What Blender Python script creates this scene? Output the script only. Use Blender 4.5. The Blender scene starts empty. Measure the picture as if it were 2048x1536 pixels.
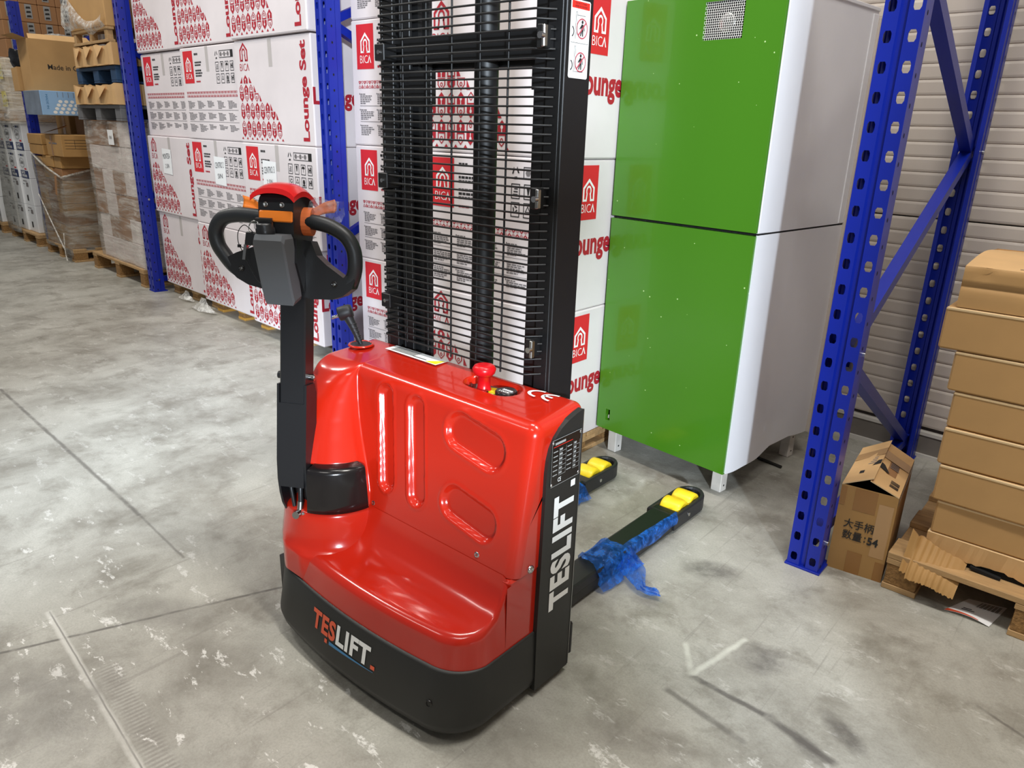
import bpy, math, random
from mathutils import Vector, Matrix
random.seed(7)
PI = math.pi
S = bpy.context.scene
COL = S.collection

# ------------------------------------------------------------------ camera, world, lights, exposure
F_PX, PITCH, ROLL, YAW = 1463.79, 0.332359, 0.032037, -0.706174
fwd = Vector((math.sin(YAW)*math.cos(PITCH), math.cos(YAW)*math.cos(PITCH), -math.sin(PITCH)))
rgt = Vector((math.cos(YAW), -math.sin(YAW), 0))
upv = rgt.cross(fwd)
r2 = rgt*math.cos(ROLL) + upv*math.sin(ROLL)
u2 = -rgt*math.sin(ROLL) + upv*math.cos(ROLL)
cam_d = bpy.data.cameras.new('camera')
cam = bpy.data.objects.new('camera', cam_d)
COL.objects.link(cam)
cam_d.sensor_width = 36.0
cam_d.lens = F_PX/2048*36.0
cam_d.clip_end = 200
cam.matrix_world = Matrix(((r2.x, u2.x, -fwd.x, 0), (r2.y, u2.y, -fwd.y, 0), (r2.z, u2.z, -fwd.z, 1.5), (0, 0, 0, 1)))
S.camera = cam
S.view_settings.view_transform = 'Standard'
S.view_settings.look = 'None'
S.view_settings.gamma = 1.0
S.view_settings.use_curve_mapping = False
S.view_settings.exposure = -0.94

W = bpy.data.worlds.new('hall_light')
S.world = W
W.use_nodes = True
bg = W.node_tree.nodes['Background']
bg.inputs[0].default_value = (0.93, 0.95, 1.0, 1)
bg.inputs[1].default_value = 0.32

def area(name, loc, target, sx, sy, power, color, spread=180):
    d = bpy.data.lights.new(name, 'AREA')
    d.shape = 'RECTANGLE'
    d.size = sx; d.size_y = sy; d.energy = power; d.color = color
    d.spread = math.radians(spread)
    o = bpy.data.objects.new(name, d)
    COL.objects.link(o)
    o.location = loc
    o.rotation_euler = (Vector(target)-Vector(loc)).to_track_quat('-Z', 'Y').to_euler()
    return o
WARM = (1.0, 0.965, 0.90)
area('ceiling_lamp', (-2.3, 1.3, 5.2), (-2.3, 1.3, 0), 1.7, 0.35, 130, WARM)
area('ceiling_lamp', (0.4, 1.2, 5.2), (0.4, 1.2, 0), 1.7, 0.35, 250, WARM)
area('ceiling_lamp', (-5.6, 0.8, 5.2), (-5.6, 0.8, 0), 1.7, 0.35, 170, WARM)
area('ceiling_lamp', (-9.2, 1.2, 5.2), (-9.2, 1.2, 0), 1.7, 0.35, 170, WARM)
area('ceiling_lamp', (-0.6, -1.8, 5.2), (-0.6, -1.8, 0), 1.7, 0.35, 85, WARM)
area('ceiling_lamp', (-4.5, -2.2, 5.2), (-4.5, -2.2, 0), 1.7, 0.35, 60, WARM)
area('door_daylight', (4.3, -3.4, 2.4), (-3.0, 1.6, 0.6), 0.3, 0.35, 460, (0.78, 0.89, 1.0), 90)
area('floor_patch_beam', (-0.6, -4.2, 3.4), (-3.75, 1.5, 0.0), 0.5, 0.3, 24, (0.70, 0.84, 1.0), 20)  # added narrow beam that makes the cool patch on the left floor

# ------------------------------------------------------------------ materials
def lin(c):
    return tuple((v/12.92 if v <= 0.04045 else ((v+0.055)/1.055)**2.4) for v in [x/255 for x in c])
MATS = {}
def mat(name, rgb, rough=0.5, metal=0.0, coat=0.0, var=0.0, vscale=6.0, bump=0.0, bscale=60.0, spec=0.5, stretch=None):
    m = bpy.data.materials.new(name)
    m.use_nodes = True
    nt = m.node_tree; N = nt.nodes; L = nt.links
    b = N['Principled BSDF']
    c = lin(rgb)
    b.inputs['Base Color'].default_value = (*c, 1)
    b.inputs['Roughness'].default_value = rough
    b.inputs['Metallic'].default_value = metal
    b.inputs['Specular IOR Level'].default_value = spec
    if coat:
        b.inputs['Coat Weight'].default_value = coat
        b.inputs['Coat Roughness'].default_value = 0.06
    if var or bump:
        tc = N.new('ShaderNodeTexCoord')
        src = tc.outputs['Object']
        if stretch:
            mp = N.new('ShaderNodeMapping'); mp.inputs['Scale'].default_value = stretch
            L.new(src, mp.inputs[0]); src = mp.outputs[0]
    if var:
        n = N.new('ShaderNodeTexNoise'); n.inputs['Scale'].default_value = vscale; n.inputs['Detail'].default_value = 5
        L.new(src, n.inputs['Vector'])
        r = N.new('ShaderNodeMapRange'); r.inputs[1].default_value = 0.3; r.inputs[2].default_value = 0.7
        r.inputs[3].default_value = 1-var; r.inputs[4].default_value = 1+var*0.7
        L.new(n.outputs[0], r.inputs[0])
        mx = N.new('ShaderNodeVectorMath'); mx.operation = 'SCALE'
        mx.inputs[0].default_value = c
        L.new(r.outputs[0], mx.inputs['Scale']); L.new(mx.outputs[0], b.inputs['Base Color'])
    if bump:
        n2 = N.new('ShaderNodeTexNoise'); n2.inputs['Scale'].default_value = bscale; n2.inputs['Detail'].default_value = 4
        L.new(src, n2.inputs['Vector'])
        bp = N.new('ShaderNodeBump'); bp.inputs['Strength'].default_value = bump; bp.inputs['Distance'].default_value = 0.01
        L.new(n2.outputs[0], bp.inputs['Height']); L.new(bp.outputs[0], b.inputs['Normal'])
    MATS[name] = m
    return m
mat('red_shell', (188, 34, 15), 0.2, coat=0.5, bump=0.02, bscale=25)
mat('red_cap', (200, 22, 22), 0.25, coat=0.4)
mat('button_red', (205, 14, 24), 0.3)
mat('mast_black', (20, 20, 21), 0.48)
mat('black_paint', (24, 24, 26), 0.38, bump=0.02, bscale=300)
mat('black_skirt', (34, 34, 32), 0.5, var=0.12, vscale=4)
mat('black_plastic', (30, 30, 31), 0.35)
mat('black_gloss', (24, 21, 21), 0.18)
mat('rubber', (36, 36, 38), 0.5)
mat('grip_black', (34, 36, 38), 0.42, bump=0.03, bscale=500)
mat('grey_plastic', (92, 95, 99), 0.5, bump=0.02, bscale=500)
mat('orange_plastic', (236, 126, 36), 0.4)
mat('orange_dull', (206, 104, 52), 0.45)
mat('chrome', (205, 205, 205), 0.2, metal=1.0)
mat('steel', (170, 170, 168), 0.3, metal=1.0)
mat('yellow_wheel', (246, 214, 40), 0.35, var=0.12, vscale=14)
mat('yellow_tag', (240, 225, 20), 0.4)
mat('hub_dark', (30, 28, 26), 0.5)
mat('white_paint', (236, 238, 240), 0.3, var=0.03)
mat('white_print', (245, 246, 244), 0.5)
mat('grey_print', (150, 150, 148), 0.5)
mat('print_orange', (232, 96, 62), 0.5)
mat('print_blue', (66, 130, 178), 0.5)
mat('print_red', (214, 40, 48), 0.55)
mat('print_darkred', (176, 34, 48), 0.55)
mat('print_black', (38, 36, 36), 0.55)
mat('print_grey', (120, 114, 114), 0.55)
mat('decal_red', (226, 44, 32), 0.4)
mat('decal_ring', (186, 84, 96), 0.4)
mat('box_white', (232, 222, 222), 0.5, var=0.06, vscale=3.0, bump=0.08, bscale=9)
mat('tape_grey', (196, 188, 184), 0.25)
mat('note_paper', (250, 250, 250), 0.5)
mat('card', (194, 152, 98), 0.65, var=0.07, vscale=5, bump=0.05, bscale=14)
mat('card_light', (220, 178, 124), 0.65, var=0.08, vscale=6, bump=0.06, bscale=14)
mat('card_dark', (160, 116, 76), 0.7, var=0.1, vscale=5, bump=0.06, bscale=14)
mat('card_olive', (178, 136, 80), 0.65, var=0.1, vscale=5, bump=0.05, bscale=14)
mat('card_edge', (226, 196, 150), 0.7)
mat('tape_brown', (158, 112, 60), 0.22)
mat('tape_clear', (190, 150, 104), 0.15)
mat('wood', (184, 148, 102), 0.75, var=0.2, vscale=8, bump=0.15, bscale=40, stretch=(1, 6, 6))
mat('wood_yellow', (214, 160, 72), 0.7, var=0.15, vscale=8)
mat('chip_wood', (150, 112, 66), 0.9, var=0.35, vscale=90, bump=0.5, bscale=140)
mat('grey_pallet', (112, 112, 114), 0.5, var=0.1)
mat('blue_pallet', (44, 74, 108), 0.5, var=0.25, vscale=8)
mat('dark_void', (16, 15, 15), 0.9)
mat('blue_carton', (150, 190, 232), 0.45, var=0.05)
mat('blue_carton_side', (118, 130, 146), 0.3, var=0.25, vscale=7)
mat('bag_black', (24, 24, 26), 0.25, bump=0.5, bscale=25)
mat('wall_panel', (204, 194, 184), 0.5, var=0.03)
mat('wall_joint', (70, 64, 62), 0.8)
mat('kerb', (120, 114, 108), 0.7, var=0.15, vscale=6)
mat('kerb_line', (206, 202, 196), 0.5)
mat('cabinet_white', (232, 232, 236), 0.28, var=0.02)
mat('foot_white', (212, 206, 198), 0.5, var=0.15, vscale=12)
mat('grille_white', (222, 218, 212), 0.4)
mat('rack_blue', (13, 36, 150), 0.36, coat=0.0, var=0.06, vscale=5)
mat('baffle_grey', (150, 146, 140), 0.8, var=0.06)

def film_mat(name, tint, density, rough=0.18, scale=3.0, stretch=(1, 1, 6)):
    m = bpy.data.materials.new(name); m.use_nodes = True
    nt = m.node_tree; N = nt.nodes; L = nt.links
    out = N['Material Output']; b = N['Principled BSDF']
    b.inputs['Base Color'].default_value = (*lin(tint), 1); b.inputs['Roughness'].default_value = rough
    b.inputs['Specular IOR Level'].default_value = 0.8
    tr = N.new('ShaderNodeBsdfTransparent'); tr.inputs[0].default_value = (*[0.5+0.5*v for v in lin(tint)], 1)
    mx = N.new('ShaderNodeMixShader')
    tc = N.new('ShaderNodeTexCoord'); mp = N.new('ShaderNodeMapping'); mp.inputs['Scale'].default_value = stretch
    mp.inputs['Rotation'].default_value = (0.1, 0.25, 0.1)
    n = N.new('ShaderNodeTexNoise'); n.inputs['Scale'].default_value = scale; n.inputs['Detail'].default_value = 6; n.inputs['Roughness'].default_value = 0.65
    n.inputs['Distortion'].default_value = 0.6
    r = N.new('ShaderNodeMapRange'); r.inputs[1].default_value = 0.42; r.inputs[2].default_value = 0.72
    r.inputs[3].default_value = density*0.35; r.inputs[4].default_value = min(1, density*1.7)
    L.new(tc.outputs['Object'], mp.inputs[0]); L.new(mp.outputs[0], n.inputs['Vector']); L.new(n.outputs[0], r.inputs[0])
    L.new(r.outputs[0], mx.inputs[0]); L.new(tr.outputs[0], mx.inputs[1]); L.new(b.outputs[0], mx.inputs[2])
    bp = N.new('ShaderNodeBump'); bp.inputs['Strength'].default_value = 0.6; bp.inputs['Distance'].default_value = 0.03
    L.new(n.outputs[0], bp.inputs['Height']); L.new(bp.outputs[0], b.inputs['Normal'])
    L.new(mx.outputs[0], out.inputs['Surface'])
    MATS[name] = m
film_mat('stretch_film', (238, 234, 226), 0.46)
film_mat('stretch_film_dark', (190, 188, 180), 0.44)
film_mat('stretch_film_dense', (246, 244, 238), 0.62, stretch=(4, 4, 4), scale=6)
film_mat('blue_film', (34, 128, 240), 0.46, rough=0.08, scale=34, stretch=(1, 1, 1))
film_mat('clear_film', (236, 240, 246), 0.14, rough=0.1, scale=40, stretch=(1, 1, 1))

def green_mat():
    m = mat('green_paint', (68, 126, 22), 0.30, coat=0.3, bump=0.02, bscale=8)
    nt = m.node_tree; N = nt.nodes; L = nt.links; b = N['Principled BSDF']
    tc = N.new('ShaderNodeTexCoord')
    v = N.new('ShaderNodeTexVoronoi'); v.inputs['Scale'].default_value = 16
    L.new(tc.outputs['Object'], v.inputs['Vector'])
    n = N.new('ShaderNodeTexNoise'); n.inputs['Scale'].default_value = 3
    L.new(tc.outputs['Object'], n.inputs['Vector'])
    t = N.new('ShaderNodeMath'); t.operation = 'MULTIPLY_ADD'; t.inputs[1].default_value = 0.10; t.inputs[2].default_value = -0.014
    L.new(n.outputs[0], t.inputs[0])
    lt = N.new('ShaderNodeMath'); lt.operation = 'LESS_THAN'
    L.new(v.outputs['Distance'], lt.inputs[0]); L.new(t.outputs[0], lt.inputs[1])
    mx = N.new('ShaderNodeMix'); mx.data_type = 'RGBA'
    mx.inputs[6].default_value = (*lin((68, 126, 22)), 1); mx.inputs[7].default_value = (*lin((190, 220, 150)), 1)
    L.new(lt.outputs[0], mx.inputs[0]); L.new(mx.outputs[2], b.inputs['Base Color'])
green_mat()

# ------------------------------------------------------------------ mesh builder
class MB:
    def __init__(s): s.v = []; s.f = []; s.m = []; s.s = []; s.mats = []
    def mi(s, m):
        if m not in s.mats: s.mats.append(m)
        return s.mats.index(m)
    def face(s, idx, m, sm=False): s.f.append(tuple(idx)); s.m.append(s.mi(m)); s.s.append(sm)
    def poly(s, pts, m, sm=False):
        o = len(s.v); s.v += [tuple(p) for p in pts]; s.face(range(o, o+len(pts)), m, sm)
    def mesh2d(s, vf, fn, m):
        o = len(s.v); s.v += [tuple(fn(*p)) for p in vf[0]]
        for f in vf[1]: s.face([o+i for i in f], m)
    def grid(s, rows, m, sm=True, close=False):
        o = len(s.v); n = len(rows[0])
        for r in rows: s.v += [tuple(p) for p in r]
        for i in range(len(rows)-1):
            for j in range(n if close else n-1):
                k = (j+1) % n
                s.face((o+i*n+j, o+i*n+k, o+(i+1)*n+k, o+(i+1)*n+j), m, sm)
    def box(s, x0, y0, z0, x1, y1, z1, m, b=0.0):
        if x0 > x1: x0, x1 = x1, x0
        if y0 > y1: y0, y1 = y1, y0
        if z0 > z1: z0, z1 = z1, z0
        o = len(s.v)
        if b <= 0:
            s.v += [(x, y, z) for z in (z0, z1) for y in (y0, y1) for x in (x0, x1)]
            for q in ((0, 2, 3, 1), (4, 5, 7, 6), (0, 1, 5, 4), (2, 6, 7, 3), (0, 4, 6, 2), (1, 3, 7, 5)): s.face([o+i for i in q], m)
            return
        lo = (x0, y0, z0); hi = (x1, y1, z1); idx = {}
        for sx in (0, 1):
            for sy in (0, 1):
                for sz in (0, 1):
                    sg = (sx, sy, sz)
                    for a in range(3):
                        p = [(hi[k] if sg[k] else lo[k]) if k == a else ((hi[k]-b) if sg[k] else (lo[k]+b)) for k in range(3)]
                        idx[sg, a] = len(s.v); s.v.append(tuple(p))
        def quad(l, want):
            p = [Vector(s.v[i]) for i in l]
            nn = (p[1]-p[0]).cross(p[2]-p[0])
            s.face(l if nn.dot(want) > 0 else l[::-1], m)
        for a in range(3):
            bb, cc = (a+1) % 3, (a+2) % 3
            for sd in (0, 1):
                l = []
                for u, w in ((0, 0), (1, 0), (1, 1), (0, 1)):
                    sg = [0, 0, 0]; sg[a] = sd; sg[bb] = u; sg[cc] = w; l.append(idx[tuple(sg), a])
                wv = Vector((0, 0, 0)); wv[a] = 1 if sd else -1; quad(l, wv)
            for u in (0, 1):
                for w in (0, 1):
                    s0 = [0, 0, 0]; s0[bb] = u; s0[cc] = w; s1 = list(s0); s1[a] = 1
                    s0 = tuple(s0); s1 = tuple(s1)
                    wv = Vector((0, 0, 0)); wv[bb] = 1 if u else -1; wv[cc] = 1 if w else -1
                    quad([idx[s0, bb], idx[s1, bb], idx[s1, cc], idx[s0, cc]], wv)
        for sg in [(a, b2, c) for a in (0, 1) for b2 in (0, 1) for c in (0, 1)]:
            quad([idx[sg, 0], idx[sg, 1], idx[sg, 2]], Vector([1 if q else -1 for q in sg]))
    def tube(s, path, r, m, n=8, cap=True, closed=False, sm=True):
        P = [Vector(p) for p in path]; rows = []
        up = None
        for i, p in enumerate(P):
            if closed: t = (P[(i+1) % len(P)]-P[i-1])
            else: t = (P[min(i+1, len(P)-1)]-P[max(i-1, 0)])
            t.normalize()
            if up is None:
                up = Vector((0, 0, 1)) if abs(t.z) < 0.9 else Vector((1, 0, 0))
            a = t.cross(up)
            if a.length < 1e-6: a = t.orthogonal()
            a.normalize(); up = a.cross(t).normalized()
            rr = r[i] if isinstance(r, (list, tuple)) else r
            rows.append([p+(a*math.cos(2*PI*k/n)+up*math.sin(2*PI*k/n))*rr for k in range(n)])
        if closed: rows.append(rows[0])
        s.grid([row[::-1] for row in rows], m, sm, True)
        if cap and not closed:
            s.poly(rows[0], m); s.poly(rows[-1][::-1], m)
    def cyl(s, p0, p1, r, m, n=16, r1=None, sm=True):
        s.tube([p0, p1], [r, r if r1 is None else r1], m, n, True, False, sm)
    def lathe(s, prof, c, m, n=24, ax=((1, 0, 0), (0, 1, 0), (0, 0, 1)), a0=0, a1=2*PI, sm=True):
        X, Y, Z = [Vector(a) for a in ax]; c = Vector(c); full = abs(a1-a0-2*PI) < 1e-6
        k = n if full else n+1
        rows = [[c+(X*math.cos(a0+(a1-a0)*j/n)+Y*math.sin(a0+(a1-a0)*j/n))*r+Z*z for j in range(k)] for r, z in prof]
        s.grid(rows, m, sm, full)
    def prism(s, poly, fn0, fn1, m, ends=True):
        a = [tuple(fn0(*p)) for p in poly]; b = [tuple(fn1(*p)) for p in poly]; n = len(poly)
        for i in range(n):
            k = (i+1) % n
            s.poly([a[i], a[k], b[k], b[i]], m)
        if ends: s.poly(a[::-1], m); s.poly(b, m)
    def xf(s, fn): s.v = [tuple(fn(*p)) for p in s.v]
    def mesh(s, name):
        me = bpy.data.meshes.new(name)
        me.from_pydata(s.v, [], s.f)
        for m in s.mats: me.materials.append(MATS[m])
        me.polygons.foreach_set('material_index', s.m)
        me.polygons.foreach_set('use_smooth', s.s)
        me.update()
        return me
def put(name, mb, parent=None, label=None, kind=None, fix=False, cat=None, group=None):
    me = mb.mesh(name) if isinstance(mb, MB) else mb
    o = bpy.data.objects.new(name, me); COL.objects.link(o)
    if parent: o.parent = parent
    if label: o['label'] = label
    if kind: o['kind'] = kind
    if cat: o['category'] = cat
    if group: o['group'] = group
    return o
def fixn(o):
    import bmesh
    b = bmesh.new(); b.from_mesh(o.data); bmesh.ops.remove_doubles(b, verts=b.verts, dist=1e-5)
    bmesh.ops.recalc_face_normals(b, faces=b.faces); b.to_mesh(o.data); b.free()
    return o
def thing(name, label, cat, loc=(0, 0, 0), rz=0, group=None):
    o = bpy.data.objects.new(name, None); COL.objects.link(o)
    o.location = loc; o.rotation_euler = (0, 0, rz); o.empty_display_size = 0.1
    o['label'] = label; o['category'] = cat
    if group: o['group'] = group
    return o
TC = {}
def text2d(s, size=1.0, off=0.0, xs=1.0, sp=1.0):
    k = (s, off, sp)
    if k not in TC:
        c = bpy.data.curves.new('t', 'FONT'); c.body = s; c.size = 1.0; c.offset = off; c.resolution_u = 3; c.space_character = sp
        o = bpy.data.objects.new('t', c); COL.objects.link(o)
        dg = bpy.context.evaluated_depsgraph_get(); dg.update()
        me = bpy.data.meshes.new_from_object(o.evaluated_get(dg))
        TC[k] = ([(v.co.x, v.co.y) for v in me.vertices], [tuple(p.vertices) for p in me.polygons])
        bpy.data.objects.remove(o); bpy.data.curves.remove(c); bpy.data.meshes.remove(me)
    v, f = TC[k]
    return [(x*size*xs, y*size) for x, y in v], f
def fit(t, x0, y0, x1, y1):
    xs = [p[0] for p in t[0]]; ys = [p[1] for p in t[0]]
    ax, bx, ay, by = min(xs), max(xs), min(ys), max(ys)
    return [(x0+(x-ax)/(bx-ax)*(x1-x0), y0+(y-ay)/(by-ay)*(y1-y0)) for x, y in t[0]], t[1]
def lerp(a, b, t): return a+(b-a)*t
def interp(x, xs, ys):
    if x <= xs[0]: return ys[0]
    for i in range(len(xs)-1):
        if x <= xs[i+1]: return lerp(ys[i], ys[i+1], (x-xs[i])/(xs[i+1]-xs[i]))
    return ys[-1]
def sstep(t): t = max(0, min(1, t)); return t*t*(3-2*t)

# ------------------------------------------------------------------ floor
def build_floor():
    m = bpy.data.materials.new('concrete_floor'); m.use_nodes = True; MATS['concrete_floor'] = m
    nt = m.node_tree; N = nt.nodes; L = nt.links; b = N['Principled BSDF']
    geo = N.new('ShaderNodeNewGeometry'); pos = geo.outputs['Position']
    def noise(scale, det=5, rough=0.55, vec=None, dist=0.0):
        n = N.new('ShaderNodeTexNoise'); n.inputs['Scale'].default_value = scale; n.inputs['Detail'].default_value = det
        n.inputs['Roughness'].default_value = rough; n.inputs['Distortion'].default_value = dist
        L.new(vec or pos, n.inputs['Vector']); return n.outputs[0]
    def rng(x, a, b2, c, d):
        r = N.new('ShaderNodeMapRange'); L.new(x, r.inputs[0])
        for i, v in enumerate((a, b2, c, d)): r.inputs[i+1].default_value = v
        return r.outputs[0]
    def math_(op, a, b2=None, c=None):
        n = N.new('ShaderNodeMath'); n.operation = op
        for i, v in enumerate((a, b2, c)):
            if v is None: continue
            if isinstance(v, (int, float)): n.inputs[i].default_value = v
            else: L.new(v, n.inputs[i])
        return n.outputs[0]
    def mixc(fac, a, c):
        n = N.new('ShaderNodeMix'); n.data_type = 'RGBA'
        if isinstance(fac, float): n.inputs[0].default_value = fac
        else: L.new(fac, n.inputs[0])
        for i, v in ((6, a), (7, c)):
            if isinstance(v, tuple): n.inputs[i].default_value = (*lin(v), 1)
            else: L.new(v, n.inputs[i])
        return n.outputs[2]
    col = mixc(rng(noise(1.5, 7, 0.66, dist=0.5), 0.36, 0.64, 0, 1), (132, 128, 118), (180, 178, 168))
    col = mixc(rng(noise(2.6, 7, 0.66, dist=0.4), 0.40, 0.70, 0, 0.8), col, (192, 190, 180))
    col = mixc(rng(noise(4.4, 7, 0.68, dist=0.3), 0.50, 0.68, 0, 0.7), col, (116, 111, 100))
    col = mixc(rng(noise(150, 3, 0.7), 0.42, 0.75, 0, 0.35), col, (118, 114, 106))
    # pale plaster scuffs
    mp = N.new('ShaderNodeMapping'); mp.inputs['Rotation'].default_value = (0, 0, 0.9); mp.inputs['Scale'].default_value = (2.0, 5.2, 1)
    L.new(pos, mp.inputs[0])
    sc = rng(noise(3.2, 5, 0.70, mp.outputs[0], 0.25), 0.592, 0.625, 0, 1)
    sc = math_('MULTIPLY', sc, rng(noise(40, 4, 0.75), 0.40, 0.54, 0, 1))
    sx = N.new('ShaderNodeSeparateXYZ'); L.new(pos, sx.inputs[0])
    left = rng(math_('SUBTRACT', sx.outputs[1], math_('MULTIPLY', sx.outputs[0], 0.3)), 1.9, 1.2, 0.25, 1)
    sc = math_('MULTIPLY', sc, left)
    col = mixc(math_('MULTIPLY', sc, 0.9), col, (232, 230, 224))
    # drag scratches along the aisle
    mp2 = N.new('ShaderNodeMapping'); mp2.inputs['Rotation'].default_value = (0, 0, 0.75); mp2.inputs['Scale'].default_value = (14, 0.5, 1)
    L.new(pos, mp2.inputs[0])
    st = rng(noise(3.5, 3, 0.6, mp2.outputs[0]), 0.62, 0.70, 0, 0.4)
    col = mixc(st, col, (130, 126, 118))
    wob = noise(14, 3)
    def seg(p, q, w, soft, colr, amt, dash=None):
        nonlocal col
        px_, py_ = p; qx, qy = q; ln = math.hypot(qx-px_, qy-py_); tx, ty = (qx-px_)/ln, (qy-py_)/ln
        d = N.new('ShaderNodeVectorMath'); d.operation = 'SUBTRACT'; d.inputs[1].default_value = (px_, py_, 0); L.new(pos, d.inputs[0])
        a = N.new('ShaderNodeVectorMath'); a.operation = 'DOT_PRODUCT'; a.inputs[1].default_value = (tx, ty, 0); L.new(d.outputs[0], a.inputs[0])
        c = N.new('ShaderNodeVectorMath'); c.operation = 'DOT_PRODUCT'; c.inputs[1].default_value = (-ty, tx, 0); L.new(d.outputs[0], c.inputs[0])
        t, s_ = a.outputs['Value'], c.outputs['Value']
        dd = math_('ABSOLUTE', math_('ADD', s_, math_('MULTIPLY_ADD', wob, soft*2, -soft)))
        k = rng(dd, w*0.6, w+soft, 1, 0)
        e = math_('MULTIPLY', rng(t, -soft, soft, 0, 1), rng(t, ln-soft, ln+soft, 1, 0))
        f = math_('MULTIPLY', math_('MULTIPLY', k, e), amt)
        if dash: f = math_('MULTIPLY', f, rng(math_('SINE', math_('MULTIPLY', t, dash)), -0.3, 0.3, 0, 1))
        else: f = math_('MULTIPLY', f, rng(noise(9, 3, 0.6), 0.36, 0.5, 0.45, 1))
        col = mixc(f, col, colr)
    def spot(p, ra, rb, ang, colr, amt):
        nonlocal col
        d = N.new('ShaderNodeVectorMath'); d.operation = 'SUBTRACT'; d.inputs[1].default_value = (p[0], p[1], 0); L.new(pos, d.inputs[0])
        m_ = N.new('ShaderNodeMapping'); m_.vector_type = 'TEXTURE'; m_.inputs['Rotation'].default_value = (0, 0, ang); m_.inputs['Scale'].default_value = (ra, rb, 1)
        L.new(d.outputs[0], m_.inputs[0])
        l = N.new('ShaderNodeVectorMath'); l.operation = 'LENGTH'; L.new(m_.outputs[0], l.inputs[0])
        r = math_('ADD', l.outputs['Value'], math_('MULTIPLY_ADD', noise(7, 4, 0.7), 0.9, -0.45))
        f = math_('MULTIPLY', rng(r, 0.45, 1.05, 1, 0), amt)
        f = math_('MULTIPLY', f, rng(noise(16, 4, 0.7), 0.32, 0.6, 0.35, 1))
        col = mixc(f, col, colr)
    J = [((-2.349, 0.195), (-1.881, 1.346)), ((-1.881, 1.346), (-0.9, 3.9))]
    seg((-2.349-0.47, 0.195-1.15), (-1.76, 1.64), 0.004, 0.004, (84, 80, 74), 0.8)
    seg(GP(96, 1223), GP(300, 1570), 0.010, 0.004, (206, 204, 196), 0.8)
    seg(GP(99, 1223), GP(304, 1570), 0.0015, 0.002, (96, 92, 86), 0.7)
    seg(GP(0, 778), GP(280, 1031), 0.006, 0.006, (92, 88, 82), 0.75)
    seg(GP(280, 1031), GP(368, 1116), 0.003, 0.004, (100, 96, 90), 0.6)
    seg(GP(215, 1330), GP(345, 1560), 0.028, 0.012, (120, 114, 108), 0.45, 420)
    seg(GP(1382, 1352), GP(1530, 1430), 0.008, 0.006, (88, 84, 80), 0.8)
    seg(GP(1530, 1430), GP(1670, 1530), 0.010, 0.01, (88, 84, 80), 0.8)
    seg(GP(1331, 1377), GP(1489, 1486), 0.008, 0.008, (104, 100, 94), 0.7)
    seg(GP(1952, 1410), GP(2060, 1482), 0.004, 0.004, (96, 92, 86), 0.7)
    seg(GP(1372, 1285), GP(1381, 1349), 0.006, 0.008, (208, 208, 196), 0.75)
    seg(GP(1384, 1349), GP(1493, 1278), 0.006, 0.008, (208, 208, 196), 0.75)
    spot(GP(1424, 1141), 0.11, 0.075, 0.4, (92, 88, 84), 0.7)
    spot(GP(1535, 1322), 0.10, 0.085, 0.4, (92, 88, 84), 0.7)
    spot(GP(1690, 1470), 0.09, 0.04, -0.6, (84, 80, 76), 0.7)
    spot(GP(1618, 1500), 0.09, 0.035, -0.6, (88, 84, 80), 0.55)
    spot(GP(330, 1225), 0.22, 0.08, 0.6, (118, 114, 108), 0.45)
    spot(GP(400, 990), 0.30, 0.14, 0.2, (122, 116, 104), 0.45)
    spot(GP(1270, 1470), 0.18, 0.10, 0.3, (112, 106, 100), 0.5)
    spot(GP(60, 1420), 0.30, 0.2, 0.3, (112, 108, 102), 0.5)
    L.new(col, b.inputs['Base Color'])
    L.new(rng(noise(3, 5), 0.3, 0.7, 0.34, 0.58), b.inputs['Roughness'])
    b.inputs['Specular IOR Level'].default_value = 0.5
    bp = N.new('ShaderNodeBump'); bp.inputs['Strength'].default_value = 0.12; bp.inputs['Distance'].default_value = 0.01
    L.new(noise(60, 5), bp.inputs['Height']); L.new(bp.outputs[0], b.inputs['Normal'])
    mb = MB(); mb.box(-22, -7, -0.2, 7, 6.4, 0, 'concrete_floor')
    put('floor', mb, kind='structure', label='scuffed grey concrete floor with joints and tyre marks')
def GP(x, y, z=0.0):
    d = r2*((x-1024)/F_PX) - u2*((y-768)/F_PX) + fwd
    t = (z-1.5)/d.z
    return (d.x*t, d.y*t)
build_floor()

# ------------------------------------------------------------------ back wall (rack row direction is turned by -3.3 degrees)
RZ = math.radians(-3.0)
wall_o = thing('wall_back', 'pale ribbed panel wall behind the racks', 'wall', (-0.75, 3.97, 0), math.radians(-3.5))
del wall_o['category']; wall_o['kind'] = 'structure'
def build_wall():
    mb = MB(); mb.box(-22, 0.03, 0, 3.2, 0.25, 6.0, 'wall_panel'); put('wall_core', mb, wall_o)
    p = 0.0675
    rib = MB()
    rib.prism([(0.03, 0), (0.006, 0.0), (0.002, 0.004), (0.0, 0.012), (0.0, p-0.012), (0.0025, p-0.004), (0.006, p), (0.03, p)], lambda y, z: (-1.9, y, z), lambda y, z: (3.2, y, z), 'wall_panel')
    me = rib.mesh('cladding_rib')
    i = 0; z = 0.155
    while z < 2.9:
        o = put('cladding_rib', me, wall_o); o.location = (0, 0, z)
        z += p; i += 1
        if i in (15, 30): z += 0.006
    j = MB(); j.box(-1.9, 0.024, 0.12, 3.2, 0.031, 2.9, 'wall_joint'); put('joint_backing', j, wall_o)
build_wall()
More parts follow.
